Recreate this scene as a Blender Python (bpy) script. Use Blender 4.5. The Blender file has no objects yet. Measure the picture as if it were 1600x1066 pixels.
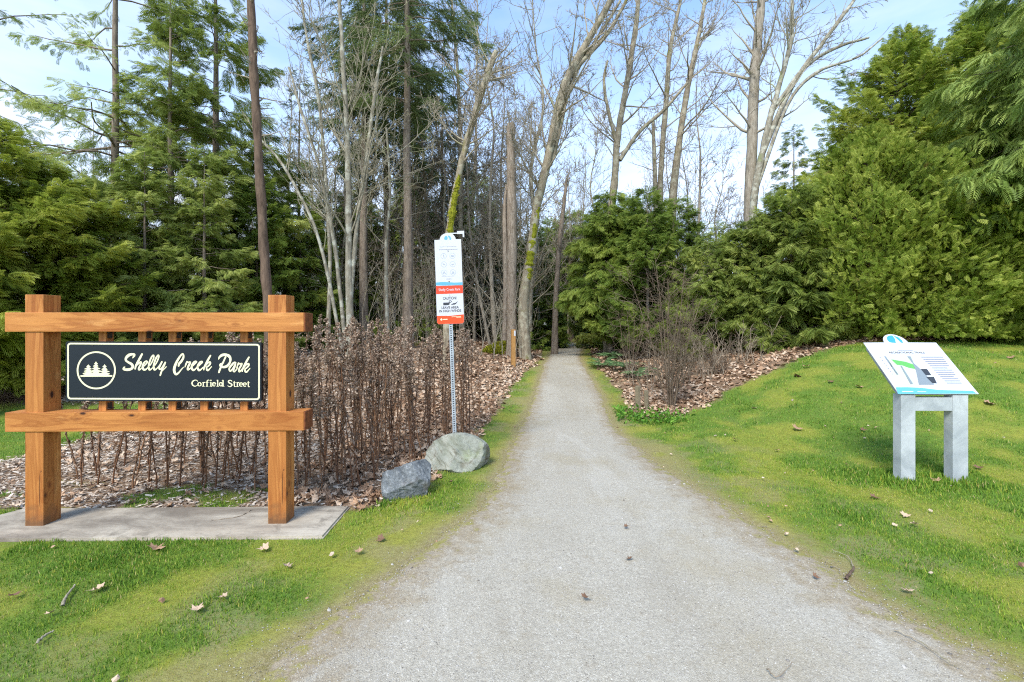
import bpy, math, random
import numpy as np
from mathutils import Vector, Matrix

SC = bpy.context.scene
COL = SC.collection
R = math.radians
# ------------------------------------------------------------------ camera, sky, sun, exposure
EYE, FPX, CX, HZ = 1.5, 720.0, 800.0, 510.0       # eye height, focal length in photo px, centre column, horizon row
cam = bpy.data.cameras.new('camera'); camo = bpy.data.objects.new('camera', cam); COL.objects.link(camo)
camo.location = (0, 0, EYE); camo.rotation_euler = (R(90), 0, 0)
cam.sensor_width = 36; cam.lens = 36 * FPX / 1600; cam.shift_y = -(533 - HZ) / 1600
cam.clip_start = .05; cam.clip_end = 3000
SC.camera = camo
SUN_EL, SUN_AZ = 48, 205        # azimuth clockwise from +Y: behind the camera, a little to the left
world = bpy.data.worlds.new('World'); SC.world = world; world.use_nodes = True
wt = world.node_tree; wt.nodes.clear()
def wn(t, **k):
    n = wt.nodes.new(t)
    for a, b in k.items(): setattr(n, a, b)
    return n
sky = wn('ShaderNodeTexSky', sky_type='NISHITA', sun_disc=False)
sky.sun_elevation = R(SUN_EL); sky.sun_rotation = R(SUN_AZ); sky.air_density = 1.0; sky.dust_density = .8; sky.ozone_density = 2.0
tc = wn('ShaderNodeTexCoord'); sep = wn('ShaderNodeSeparateXYZ'); wt.links.new(tc.outputs['Generated'], sep.inputs[0])
mp = wn('ShaderNodeMapping'); mp.inputs['Scale'].default_value = (1.2, 1.2, 4.5); wt.links.new(tc.outputs['Generated'], mp.inputs[0])
nz = wn('ShaderNodeTexNoise'); nz.inputs['Scale'].default_value = 2.2; nz.inputs['Detail'].default_value = 8; nz.inputs['Roughness'].default_value = .55
wt.links.new(mp.outputs[0], nz.inputs['Vector'])
r1 = wn('ShaderNodeMapRange'); r1.inputs['From Min'].default_value = .0; r1.inputs['From Max'].default_value = .62
r1.inputs['To Min'].default_value = .8; r1.inputs['To Max'].default_value = .05; wt.links.new(sep.outputs['Z'], r1.inputs['Value'])
r2 = wn('ShaderNodeMapRange'); r2.inputs['From Min'].default_value = .42; r2.inputs['From Max'].default_value = .72
r2.inputs['To Min'].default_value = 0; r2.inputs['To Max'].default_value = .30; wt.links.new(nz.outputs['Fac'], r2.inputs['Value'])
ad = wn('ShaderNodeMath', operation='ADD', use_clamp=True); wt.links.new(r1.outputs[0], ad.inputs[0]); wt.links.new(r2.outputs[0], ad.inputs[1])
mx = wn('ShaderNodeMix', data_type='RGBA'); wt.links.new(ad.outputs[0], mx.inputs[0]); tn = wn('ShaderNodeMix', data_type='RGBA', blend_type='MULTIPLY'); tn.inputs[0].default_value = 1; tn.inputs[7].default_value = (.90, 1.22, 1.38, 1)
wt.links.new(sky.outputs[0], tn.inputs[6]); wt.links.new(tn.outputs[2], mx.inputs[6])
mx.inputs[7].default_value = (4.7, 4.8, 5.3, 1)
bg = wn('ShaderNodeBackground'); bg.inputs['Strength'].default_value = .14; wt.links.new(mx.outputs[2], bg.inputs['Color'])
wo = wn('ShaderNodeOutputWorld'); wt.links.new(bg.outputs[0], wo.inputs['Surface'])
sl = bpy.data.lights.new('sun', 'SUN'); sl.energy = 2.1; sl.angle = R(20); sl.color = (1, .93, .83)
so = bpy.data.objects.new('sun', sl); COL.objects.link(so)
az = R(SUN_AZ); sd = Vector((math.sin(az) * math.cos(R(SUN_EL)), math.cos(az) * math.cos(R(SUN_EL)), math.sin(R(SUN_EL))))
so.rotation_euler = sd.to_track_quat('Z', 'Y').to_euler(); so.location = (-6, -10, 20)
SC.view_settings.view_transform = 'Standard'; SC.view_settings.look = 'None'; SC.view_settings.exposure = 1.08; SC.view_settings.gamma = 1
SC.render.engine = 'CYCLES'
SC.cycles.max_bounces = 6; SC.cycles.diffuse_bounces = 4; SC.cycles.transmission_bounces = 2; SC.cycles.glossy_bounces = 2
SC.cycles.use_denoising = False; SC.render.filter_size = 1.15; SC.cycles.filter_width = 1.15
SC.cycles.use_adaptive_sampling = True; SC.cycles.adaptive_threshold = .02

# ------------------------------------------------------------------ helpers: noise, terrain
def S(t): t = np.clip(t, 0, 1); return t * t * (3 - 2 * t)
_ng = np.random.RandomState(7).rand(256, 256)
def vnoise(x, y, f=1.0, o=0):
    x = np.asarray(x, float) * f + 31.7 * (o + 1); y = np.asarray(y, float) * f + 17.3 * (o + 1)
    xi = np.floor(x).astype(int); yi = np.floor(y).astype(int); fx = S(x - xi); fy = S(y - yi)
    g = lambda a, b: _ng[a & 255, b & 255]
    return (g(xi, yi) * (1 - fx) + g(xi + 1, yi) * fx) * (1 - fy) + (g(xi, yi + 1) * (1 - fx) + g(xi + 1, yi + 1) * fx) * fy
def fbm(x, y, f, o=0, n=4):
    s = 0; a = .5
    for i in range(n): s = s + a * vnoise(x, y, f * 2 ** i, o + i); a *= .5
    return s / (1 - .5 ** n)
def zc(y): return .5 * S((y - 7) / 8) + .08 * S((y - 15) / 9) + .35 * S((y - 26) / 30)
_yy = np.linspace(1.2, 60, 20000); _vv = HZ + (EYE - zc(_yy)) * FPX / _yy
def y_of_v(v): return np.interp(-np.asarray(v, float), -_vv, _yy)
PL = [(1066, 385), (1000, 465), (925, 565), (850, 668), (800, 735), (760, 762), (720, 785), (680, 805), (640, 822), (600, 838), (570, 848), (555, 856), (545, 866), (538, 872)]
PR = [(1066, 1625), (1050, 1600), (1000, 1500), (950, 1400), (900, 1318), (850, 1237), (800, 1155), (760, 1090), (720, 1030), (700, 1005), (680, 980), (660, 960), (640, 950), (610, 938), (590, 925), (570, 912), (555, 908), (545, 912), (538, 914)]
def _edge(pts, pre, post):
    v = np.array([p[0] for p in pts], float); u = np.array([p[1] for p in pts], float)
    y = y_of_v(v); x = (u - CX) / FPX * y
    y = np.r_[[p[0] for p in pre], y, [p[0] for p in post]]; x = np.r_[[p[1] for p in pre], x, [p[1] for p in post]]
    return y, x
_yl, _xl = _edge(PL, [(-30, -9), (-2, -2.6)], [(27, 1.6), (31, -1.5), (36, -8), (60, -40)])
_yr, _xr = _edge(PR, [(-30, 12), (-2, 4.2)], [(27, 3.5), (31, 1.5), (36, -4), (60, -34)])
def xl(y): y = np.asarray(y, float); return np.interp(y, _yl, _xl) + .10 * (fbm(y, y * 0, 1.3, 3) - .5) + .07 * (vnoise(y, 0 * y, 7, 5) - .5)
def xr(y): y = np.asarray(y, float); return np.interp(y, _yr, _xr) + .10 * (fbm(y, y * 0, 1.3, 9) - .5) + .07 * (vnoise(y, 0 * y, 7, 12) - .5)
def Hs(x, y):
    x = np.asarray(x, float); y = np.asarray(y, float)
    dL = np.maximum(np.interp(y, _yl, _xl) - x, 0); dR = np.maximum(x - np.interp(y, _yr, _xr), 0)
    z = zc(y) + 1.0 * S(dR / 6) * S((y - 4) / 5) * (1 - .5 * S((y - 11) / 8)) + .36 * S(dL / 3.5) * S((y - 5) / 7)
    return z
def H(x, y):
    x = np.asarray(x, float); y = np.asarray(y, float)
    e = np.minimum(np.maximum(np.maximum(np.interp(y, _yl, _xl) - x, x - np.interp(y, _yr, _xr)), 0), 1)
    slab = S((np.abs(x + 2.75) - 1.6) / .3 + S((np.abs(y - 3.5) - .35) / .3))
    return Hs(x, y) + e * slab * (.05 * (vnoise(x, y, 1.1, 2) - .5) + .022 * (vnoise(x, y, 4.3, 6) - .5)) + .3 * S((y - 30) / 60) * (vnoise(x, y, .05, 4) - .5)
_my = np.r_[np.linspace(1.2, 30, 6000), np.linspace(30, 120, 1500)]
def unproj(u, v):
    x = (u - CX) / FPX * _my; z = EYE - (v - HZ) / FPX * _my; d = z - H(x, _my)
    i = int(np.argmax(d <= 0)) if (d <= 0).any() else len(_my) - 1
    return float(x[i]), float(_my[i])
def X(u, Y): return (u - CX) / FPX * Y
def Z(v, Y): return EYE - (v - HZ) / FPX * Y
def ground(u, Y): x = X(u, Y); return (x, Y, float(H(x, Y)))

# litter / lawn masks on the ground
_lb = sorted([unproj(*p)[::-1] for p in [(600, 792), (660, 765), (700, 722), (742, 692), (752, 668), (768, 645), (790, 620), (806, 598), (832, 575), (850, 560)]])
_rb = sorted([unproj(*p) for p in [(1000, 655), (1040, 655), (1080, 645), (1130, 615), (1200, 582), (1250, 561), (1300, 543), (1360, 534), (1600, 530)]])
def litter_mask(x, y):
    x = np.asarray(x, float); y = np.asarray(y, float)
    n = .35 * (fbm(x, y, 1.6, 21) - .5) + .12 * (vnoise(x, y, 9, 30) - .5)
    xb = np.interp(y, [p[0] for p in _lb], [p[1] for p in _lb])
    L = S(((xb - x) + n) / .16 + .5) * S((y - 3.72 + n * .4) / .1)
    lawn2 = S((-5.75 - x + n * 1.4) / .25 + .5) * S((y - 5.05 + n) / .2 + .5) * S((8.2 - y) / .5)
    tuft = S((fbm(x, y, 2.6, 44) - .58) / .06) * S((4.5 - y) / .3) * (x < -2) * .8
    L = L * (1 - lawn2) * (1 - tuft)
    yb = np.interp(x, [p[0] for p in _rb], [p[1] for p in _rb]); yb = np.where(x < _rb[0][0], _rb[0][1], yb)
    dR = x - np.interp(y, _yr, _xr)
    Rr = S((y - yb + n * 1.3) / .22 + .5) * S((dR - .38 + n) / .15 + .5)
    far = S((y - 13.5) / 1.5)
    side = x > np.interp(y, (_yl), (_xl))
    return np.where(side, np.maximum(Rr, far * S((dR - .2) / .3)), np.maximum(L, far * S((np.interp(y, _yl, _xl) - x - .2) / .3)))
def path_dist(x, y): return np.maximum(xl(y) - x, x - xr(y))      # <0 on the path
def moss_val(x, y):
    pd = np.clip(path_dist(x, y), 0, 9)
    m = S((fbm(x, y, 1.9, 50, 5) - .38) / .3) * .68 + .5 * (fbm(x, y, 6, 61) - .5) + .3 * (vnoise(x, y, 25, 63) - .5) + np.exp(-pd / .22) * (.3 + .75 * vnoise(x, y, 11, 67))
    return np.clip(m, 0, 1)

# ------------------------------------------------------------------ helpers: objects
def tag(o, label=None, cat=None, group=None, kind=None):
    if label: o['label'] = label
    if cat: o['category'] = cat
    if group: o['group'] = group
    if kind: o['kind'] = kind
    return o
def empty(name, loc, label, cat, group=None, rz=0, sc=1):
    o = bpy.data.objects.new(name, None); COL.objects.link(o); o.location = loc; o.rotation_euler = (0, 0, rz); o.scale = (sc,) * 3
    o.empty_display_size = .1
    return tag(o, label, cat, group)
def mesh(name, V, FS, m, tint=None, smooth=False, attrs=None):
    V = np.asarray(V, np.float32); me = bpy.data.meshes.new(name)
    if not isinstance(FS, list): FS = [FS]
    FS = [np.asarray(f, np.int32) for f in FS if len(f)]
    tot = np.concatenate([np.full(len(f), f.shape[1], np.int32) for f in FS])
    idx = np.concatenate([f.ravel() for f in FS])
    me.vertices.add(len(V)); me.vertices.foreach_set('co', V.ravel())
    me.loops.add(len(idx)); me.loops.foreach_set('vertex_index', idx)
    me.polygons.add(len(tot)); st = np.zeros(len(tot), np.int32); st[1:] = np.cumsum(tot)[:-1]
    me.polygons.foreach_set('loop_start', st); me.polygons.foreach_set('loop_total', tot)
    me.polygons.foreach_set('use_smooth', np.full(len(tot), bool(smooth)))
    if tint is not None: (attrs := attrs or {})['tint'] = tint
    for k, a in (attrs or {}).items():
        at = me.attributes.new(k, 'FLOAT', 'POINT'); at.data.foreach_set('value', np.asarray(a, np.float32))
    me.update(calc_edges=True); me.materials.append(m)
    return me
def obj(name, me, parent=None, loc=(0, 0, 0), rot=(0, 0, 0)):
    o = bpy.data.objects.new(name, me); COL.objects.link(o); o.location = loc; o.rotation_euler = rot
    if parent: o.parent = parent
    return o
def copy_tree(src, loc, rz=0, sc=1, label=None, parts=True):
    c = src.copy(); COL.objects.link(c); c.location = loc; c.rotation_euler = (0, 0, rz); c.scale = sc if isinstance(sc, tuple) else (sc,) * 3
    if label: c['label'] = label
    for ch in list(src.children) if parts else ():
        d = ch.copy(); COL.objects.link(d); d.parent = c
    return c
class MB:
    def __init__(s): s.V = []; s.F = {}; s.n = 0
    def add(s, V, F):
        V = np.asarray(V, float); F = np.asarray(F, int)
        s.F.setdefault(F.shape[1], []).append(F + s.n); s.V.append(V); s.n += len(V)
        return s
    def ngon(s, V): return s.add(V, [list(range(len(V)))])
    def box(s, a, b, bev=0.0):
        (x0, y0, z0), (x1, y1, z1) = a, b
        if bev <= 0:
            V = [(x, y, z) for x in (x0, x1) for y in (y0, y1) for z in (z0, z1)]
            return s.add(V, [(0, 1, 3, 2), (4, 6, 7, 5), (0, 4, 5, 1), (2, 3, 7, 6), (0, 2, 6, 4), (1, 5, 7, 3)])
        import bmesh
        bm = bmesh.new(); bmesh.ops.create_cube(bm, size=1)
        for v in bm.verts: v.co = ((x0 + x1) / 2 + v.co.x * (x1 - x0), (y0 + y1) / 2 + v.co.y * (y1 - y0), (z0 + z1) / 2 + v.co.z * (z1 - z0))
        bmesh.ops.bevel(bm, geom=bm.edges[:], offset=bev, segments=2, affect='EDGES', profile=.6)
        return s.bm(bm)
    def bm(s, bm):
        bm.verts.ensure_lookup_table(); bm.verts.index_update(); V = [tuple(v.co) for v in bm.verts]; by = {}
        for f in bm.faces: by.setdefault(len(f.verts), []).append([v.index for v in f.verts])
        base = s.n; s.V.append(np.array(V)); s.n += len(V)
        for k, f in by.items(): s.F.setdefault(k, []).append(np.array(f) + base)
        bm.free(); return s
    def mesh(s, name, m, **k): return mesh(name, np.concatenate(s.V), [np.concatenate(f) for f in s.F.values()], m, **k)
    def obj(s, name, m, parent=None, loc=(0, 0, 0), rot=(0, 0, 0), **k): return obj(name, s.mesh(name, m, **k), parent, loc, rot)
def norm(a): return a / np.maximum(np.linalg.norm(a, axis=-1, keepdims=True), 1e-9)
def tubes(P, Rad, k=5, cap=False):
    P = np.asarray(P, float); Rad = np.asarray(Rad, float)
    if P.ndim == 2: P = P[None]; Rad = Rad[None]
    B, n, _ = P.shape; T = norm(np.gradient(P, axis=1)); mt = norm(T.mean(1))
    ref = np.where(np.abs(mt[:, 2:3]) > .8, [[1., 0, 0]], [[0., 0, 1]])[:, None, :]
    U = norm(np.cross(T, np.broadcast_to(ref, T.shape))); W = np.cross(T, U)
    a = np.arange(k) * 2 * np.pi / k
    V = P[:, :, None] + Rad[:, :, None, None] * (U[:, :, None] * np.cos(a)[None, None, :, None] + W[:, :, None] * np.sin(a)[None, None, :, None])
    i = np.arange(B)[:, None, None] * n * k; j = np.arange(n - 1)[None, :, None] * k; q = np.arange(k)[None, None, :]; q2 = (q + 1) % k
    F = np.stack([i + j + q, i + j + q2, i + j + k + q2, i + j + k + q], -1).reshape(-1, 4)
    return V.reshape(-1, 3), F
def stamp(TV, TF, pos, dirs, nrm, scale):
    """place template (y = along, z = normal) N times"""
    y = norm(dirs); x = norm(np.cross(y, nrm)); z = np.cross(x, y)
    M = np.stack([x, y, z], 1) * np.asarray(scale)[:, None, None]          # rows are axes
    V = np.einsum('ti,nij->ntj', TV, M) + pos[:, None]
    F = TF[None] + (np.arange(len(pos)) * len(TV))[:, None, None]
    return V.reshape(-1, 3), F.reshape(-1, TF.shape[1])

# ------------------------------------------------------------------ materials
def lin(r, g, b): f = lambda c: ((c / 255 + .055) / 1.055) ** 2.4 if c > 10 else c / 255 / 12.92; return (f(r), f(g), f(b), 1)
class NT:
    def __init__(s, name):
        s.m = bpy.data.materials.new(name); s.m.use_nodes = True; s.t = s.m.node_tree; s.t.nodes.clear()
        s.out = s.n('ShaderNodeOutputMaterial'); s.b = s.n('ShaderNodeBsdfPrincipled'); s.l(s.b.outputs[0], s.out.inputs['Surface'])
        s._tc = None
    def n(s, t, **k):
        n = s.t.nodes.new(t)
        for a, b in k.items(): setattr(n, a, b)
        return n
    def l(s, a, b): s.t.links.new(a, b)
    def co(s, scale=(1, 1, 1), rot=(0, 0, 0), kind='Object'):
        if s._tc is None: s._tc = s.n('ShaderNodeTexCoord')
        m = s.n('ShaderNodeMapping'); m.inputs['Scale'].default_value = scale; m.inputs['Rotation'].default_value = rot; s.l(s._tc.outputs[kind], m.inputs[0]); return m.outputs[0]
    def noise(s, sc, det=4, ro=.55, vec=None, dist=0):
        n = s.n('ShaderNodeTexNoise'); n.inputs['Scale'].default_value = sc; n.inputs['Detail'].default_value = det; n.inputs['Roughness'].default_value = ro; n.inputs['Distortion'].default_value = dist
        s.l(vec if vec is not None else s.co(), n.inputs['Vector']); return n.outputs['Fac']
    def voro(s, sc, vec=None, out='Distance', feat='F1'):
        n = s.n('ShaderNodeTexVoronoi', feature=feat); n.inputs['Scale'].default_value = sc; s.l(vec if vec is not None else s.co(), n.inputs['Vector']); return n.outputs[out]
    def rng(s, v, a, b, c=0, d=1):
        n = s.n('ShaderNodeMapRange'); s.l(v, n.inputs['Value'])
        for i, x in zip(('From Min', 'From Max', 'To Min', 'To Max'), (a, b, c, d)): n.inputs[i].default_value = x
        return n.outputs[0]
    def math(s, op, a, b=None):
        n = s.n('ShaderNodeMath', operation=op)
        for i, x in enumerate((a, b)):
            if x is None: continue
            if isinstance(x, (int, float)): n.inputs[i].default_value = x
            else: s.l(x, n.inputs[i])
        return n.outputs[0]
    def mix(s, f, a, b, mode='MIX'):
        n = s.n('ShaderNodeMix', data_type='RGBA', blend_type=mode)
        for i, x in ((0, f), (6, a), (7, b)):
            if isinstance(x, (int, float)): n.inputs[i].default_value = x
            elif isinstance(x, tuple): n.inputs[i].default_value = x
            else: s.l(x, n.inputs[i])
        return n.outputs[2]
    def attr(s, name): n = s.n('ShaderNodeAttribute'); n.attribute_name = name; return n.outputs['Fac']
    def bump(s, h, st=.3, d=.01):
        n = s.n('ShaderNodeBump'); n.inputs['Strength'].default_value = st; n.inputs['Distance'].default_value = d; s.l(h, n.inputs['Height']); s.l(n.outputs[0], s.b.inputs['Normal'])
    def fin(s, col, rough=.8, spec=.3):
        if isinstance(col, tuple): s.b.inputs['Base Color'].default_value = col
        else: s.l(col, s.b.inputs['Base Color'])
        if isinstance(rough, (int, float)): s.b.inputs['Roughness'].default_value = rough
        else: s.l(rough, s.b.inputs['Roughness'])
        s.b.inputs['Specular IOR Level'].default_value = spec
        return s.m
def m_leaf(name, c0, c1, c2, trans=.3, rough=.55, brown=None):
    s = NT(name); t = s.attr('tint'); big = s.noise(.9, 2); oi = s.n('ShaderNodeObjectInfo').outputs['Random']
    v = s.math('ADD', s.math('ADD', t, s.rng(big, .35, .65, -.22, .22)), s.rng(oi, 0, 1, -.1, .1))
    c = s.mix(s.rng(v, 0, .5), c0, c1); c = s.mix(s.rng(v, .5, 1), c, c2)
    if brown: c = s.mix(s.rng(s.noise(2.3, 3), .66, .74, 0, .8), c, brown)
    s.fin(c, rough, .25)
    tr = s.n('ShaderNodeBsdfTranslucent'); s.l(c, tr.inputs['Color']); ms = s.n('ShaderNodeMixShader'); ms.inputs[0].default_value = trans
    s.l(s.b.outputs[0], ms.inputs[1]); s.l(tr.outputs[0], ms.inputs[2]); s.l(ms.outputs[0], s.out.inputs['Surface'])
    return s.m
def m_bark(name, a, b, moss=None, mossamt=.5, sc=1, lich=None):
    s = NT(name); v = s.co((6, 6, 1.4)); n = s.noise(3 * sc, 6, .65, v, .4); c = s.mix(s.rng(n, .32, .68), a, b)
    if lich: c = s.mix(s.rng(s.noise(5, 4, .6), .5, .6, 0, .85), c, lich)
    if moss: c = s.mix(s.rng(s.noise(1.6, 5, .65), .72 - mossamt * .4, .8 - mossamt * .4, 0, .9), c, moss)
    s.bump(n, .5, .02); return s.fin(c, .9, .15)
def m_flat(name, c, rough=.5, spec=.4, n=0.0):
    s = NT(name)
    if n: c = s.mix(s.rng(s.noise(14, 5), .35, .7, 0, n), c, (c[0] * .55, c[1] * .55, c[2] * .55, 1))
    return s.fin(c, rough, spec)
def sep_z(s):
    q = s.n('ShaderNodeSeparateXYZ'); s.l(s.co(), q.inputs[0]); return q.outputs['Z']
def m_wood(name, axis):
    s = NT(name); big = {0: (.55, 5, 5), 2: (5, 5, .55)}[axis]; fine = {0: (2, 60, 60), 2: (60, 60, 2)}[axis]
    v = s.co(big); kn = s.voro(1.0, s.co({0: (3.6, .3, 8), 2: (8, 7, 3.6)}[axis])); nn = s.noise(1.6, 4, .6, v, .8)
    ring = s.math('SINE', s.math('MULTIPLY', s.math('ADD', nn, s.math('MULTIPLY', s.rng(kn, 0, .3, .5, 0), .6)), 42))
    g = s.noise(1, 5, .7, s.co(fine))
    c = s.mix(s.rng(nn, .3, .7), lin(162, 98, 44), lin(206, 140, 74)); c = s.mix(s.rng(ring, -.2, 1, 0, .5), c, lin(142, 76, 28))
    c = s.mix(s.rng(g, .35, .75, 0, .4), c, lin(120, 62, 26))
    c = s.mix(s.rng(s.noise(.9, 3, .5), .45, .7, 0, .45), c, lin(216, 148, 78))
    c = s.mix(s.rng(kn, .08, .2, .5, 0), c, lin(120, 62, 26)); c = s.mix(s.rng(kn, .07, .11, 1, 0), c, lin(62, 34, 22))
    c = s.mix(s.rng(s.noise(1.3, 6, .7, s.co({0: (1.2, 7, 7), 2: (7, 7, 1.2)}[axis]), 1.2), .56, .70, 0, .5), c, lin(226, 170, 104)); c = s.mix(s.rng(s.noise(1, 5, .7, s.co({0: (1.6, 9, 9), 2: (9, 9, 1.6)}[axis]), .6), .58, .72, 0, .5), c, lin(104, 58, 28))
    c = s.mix(s.rng(s.noise(30, 2), .72, .76, 0, .7), c, lin(90, 52, 30))
    # cracks
    c = s.mix(s.rng(s.noise(1.2, 2, .5, s.co({0: (.8, 34, 34), 2: (34, 34, .8)}[axis])), .70, .73, 0, .8), c, lin(66, 34, 18))
    if axis == 2: c = s.mix(s.rng(s.math('ADD', sep_z(s), s.rng(s.noise(9, 4), .3, .7, -.08, .08)), .03, .16, .75, 0), c, lin(92, 70, 50))
    s.bump(g, .35, .003); return s.fin(c, .6, .3)
GREEN_D, GREEN_M, GREEN_Y = lin(46, 70, 34), lin(84, 112, 44), lin(132, 150, 60)
M = {}
M['cedar'] = m_leaf('cedar_foliage', lin(88, 104, 48), lin(138, 154, 72), lin(194, 200, 114), .5)
M['cedar_dark'] = m_leaf('dark_cedar_foliage', lin(72, 92, 42), lin(118, 140, 58), lin(172, 184, 90), .48)
M['cedar_pale'] = m_leaf('pale_cedar_foliage', lin(80, 106, 46), lin(126, 148, 70), lin(170, 184, 98), .35)
M['thuja'] = m_leaf('thuja_foliage', lin(80, 100, 38), lin(134, 154, 56), lin(192, 198, 94), .45, brown=lin(120, 84, 50))
M['thuja_left'] = m_leaf('hedge_foliage', lin(84, 102, 38), lin(136, 152, 54), lin(192, 196, 90), .5)
M['fir'] = m_leaf('fir_foliage', lin(72, 86, 54), lin(108, 124, 74), lin(156, 168, 110), .45)
M['bark_fir'] = m_bark('fir_bark', lin(98, 86, 76), lin(152, 138, 122), lin(98, 104, 70), .1)
M['bark_pale'] = m_bark('pale_maple_bark', lin(108, 102, 88), lin(162, 154, 136), lin(128, 132, 96), .3, lich=lin(180, 178, 162))
M['bark_moss'] = m_bark('mossy_maple_bark', lin(106, 96, 80), lin(162, 150, 128), lin(112, 108, 56), .35, lich=lin(168, 162, 140))
M['bark_grey'] = m_bark('grey_bark', lin(118, 108, 94), lin(174, 164, 148), lin(120, 124, 88), .1)
M['bark_snag'] = m_bark('snag_bark', lin(110, 96, 82), lin(168, 154, 138), None)
M['bark_red'] = m_bark('reddish_snag_bark', lin(78, 64, 54), lin(122, 102, 86), None)
M['twig'] = m_bark('twig_bark', lin(132, 122, 106), lin(178, 168, 148), lin(140, 142, 104), .3)
M['twig_pale'] = m_bark('pale_twig_bark', lin(126, 118, 100), lin(170, 162, 140), lin(148, 150, 110), .4)
M['twig_dark'] = m_bark('dark_twig_bark', lin(124, 110, 94), lin(158, 144, 124), None); M['twig_shrub'] = m_bark('shrub_twig_bark', lin(84, 70, 58), lin(128, 112, 94), None)
M['wood_x'] = m_wood('stained_cedar_along_x', 0); M['wood_z'] = m_wood('stained_cedar_along_z', 2)
s = NT('dark_end_grain'); n_ = s.noise(26, 4, .6, s.co((1, 1, 1))); M['wood_end'] = s.fin(s.mix(s.rng(n_, .3, .7), lin(92, 52, 34), lin(142, 84, 48)), .8, .2)
s = NT('ground'); li = s.attr('litter'); mo = s.attr('moss'); dt = s.attr('dirt')
n1 = s.noise(26, 6, .65); n2 = s.noise(120, 4, .7)
lawn = s.mix(mo, lin(98, 128, 50), lin(154, 154, 64)); lawn = s.mix(s.rng(n1, .42, .68, 0, .5), lawn, lin(96, 92, 50)); lawn = s.mix(s.rng(n2, .5, .7, 0, .5), lawn, lin(62, 84, 30))
lit = s.mix(s.rng(n1, .3, .7), lin(120, 98, 76), lin(172, 144, 118)); lit = s.mix(s.rng(n2, .45, .65, 0, .7), lit, lin(86, 64, 50))
dirt = s.mix(s.rng(n2, .35, .65), lin(128, 112, 84), lin(168, 154, 124)); dirt = s.mix(s.rng(n1, .45, .6, 0, .55), dirt, lin(130, 124, 56))
c = s.mix(li, lawn, lit); c = s.mix(s.math('MULTIPLY', dt, s.rng(n1, .3, .6, .5, 1.2)), c, dirt)
s.bump(s.math('ADD', n1, n2), .6, .02); M['ground'] = s.fin(c, .95, .1)
s = NT('gravel'); e = s.attr('edge'); n1 = s.noise(1.1, 5, .6); n2 = s.noise(60, 5, .75); n3 = s.noise(260, 3, .7); vc = s.voro(170, out='Color'); vd = s.voro(170)
sx = s.n('ShaderNodeSeparateColor'); s.l(vc, sx.inputs[0])
c = s.mix(s.rng(n2, .3, .7), lin(151, 143, 127), lin(186, 178, 161)); c = s.mix(s.rng(sx.outputs[0], .8, 1, 0, .5), c, lin(216, 210, 196)); c = s.mix(s.rng(sx.outputs[1], .82, 1, 0, .45), c, lin(112, 106, 98))
c = s.mix(s.rng(n3, .58, .72, 0, .6), c, lin(116, 110, 102)); c = s.mix(s.rng(n3, .42, .3, 0, .5), c, lin(216, 212, 204))
c = s.mix(s.rng(n1, .5, .68, 0, .5), c, lin(156, 142, 112))
wear = s.noise(.8, 5, .6, s.co((1.6, .35, 1)), .6); c = s.mix(s.rng(wear, .48, .66, 0, .38), c, lin(140, 130, 112)); c = s.mix(s.rng(wear, .42, .3, 0, .3), c, lin(206, 202, 192))
blot = s.noise(7, 4, .6); c = s.mix(s.rng(blot, .62, .75, 0, .35), c, lin(132, 118, 98))
ef = s.math('ADD', e, s.rng(s.noise(9, 5, .65), .3, .7, -.38, .38))
c = s.mix(s.rng(ef, .15, .75, 0, .75), c, s.mix(s.rng(n2, .35, .65), lin(122, 104, 78), lin(164, 148, 120)))
c = s.mix(s.rng(ef, .72, 1.0, 0, .7), c, lin(140, 136, 56))
s.bump(s.math('ADD', s.math('ADD', s.math('MULTIPLY', vd, -1.0), n3), s.math('MULTIPLY', blot, 3.0)), .45, .008); M['gravel'] = s.fin(c, .92, .2)
s = NT('concrete'); n1 = s.noise(2.2, 6, .65); n2 = s.noise(40, 5, .7)
c = s.mix(s.rng(n1, .35, .68), lin(166, 154, 136), lin(190, 180, 162)); c = s.mix(s.rng(s.noise(1.1, 6, .7, s.co((.6, 2, 1)), .6), .42, .6, 0, .85), c, lin(112, 102, 90)); c = s.mix(s.rng(s.noise(6, 6, .7, None, .5), .54, .66, 0, .55), c, lin(104, 96, 84)); c = s.mix(s.rng(n2, .5, .75, 0, .3), c, lin(110, 100, 92))
s.bump(n2, .3, .004); M['concrete'] = s.fin(c, .9, .2)
s = NT('pale_boulder'); n1 = s.noise(3.5, 7, .65, None, .5); n2 = s.noise(22, 6, .7)
c = s.mix(s.rng(n1, .35, .65), lin(118, 122, 106), lin(170, 170, 158)); c = s.mix(s.rng(s.noise(5, 5, .6, None, 1.2), .55, .66, 0, .75), c, lin(98, 88, 72)); c = s.mix(s.rng(s.noise(4.2, 5), .56, .68, 0, .6), c, lin(132, 142, 96)); c = s.mix(s.rng(n2, .5, .7, 0, .5), c, lin(112, 110, 102))
s.bump(s.math('ADD', n1, n2), .7, .02); M['rock_pale'] = s.fin(c, .85, .25)
s = NT('dark_boulder'); n1 = s.noise(4, 7, .65, None, .5); n2 = s.noise(34, 6, .75)
c = s.mix(s.rng(n1, .35, .65), lin(84, 88, 90), lin(132, 136, 136)); c = s.mix(s.rng(n2, .52, .66, 0, .6), c, lin(176, 178, 178)); c = s.mix(s.rng(n2, .48, .34, 0, .6), c, lin(56, 60, 66)); c = s.mix(s.rng(s.noise(6, 4), .6, .7, 0, .4), c, lin(118, 104, 92))
s.bump(s.math('ADD', n1, n2), .8, .02); M['rock_dark'] = s.fin(c, .8, .3)
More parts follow.
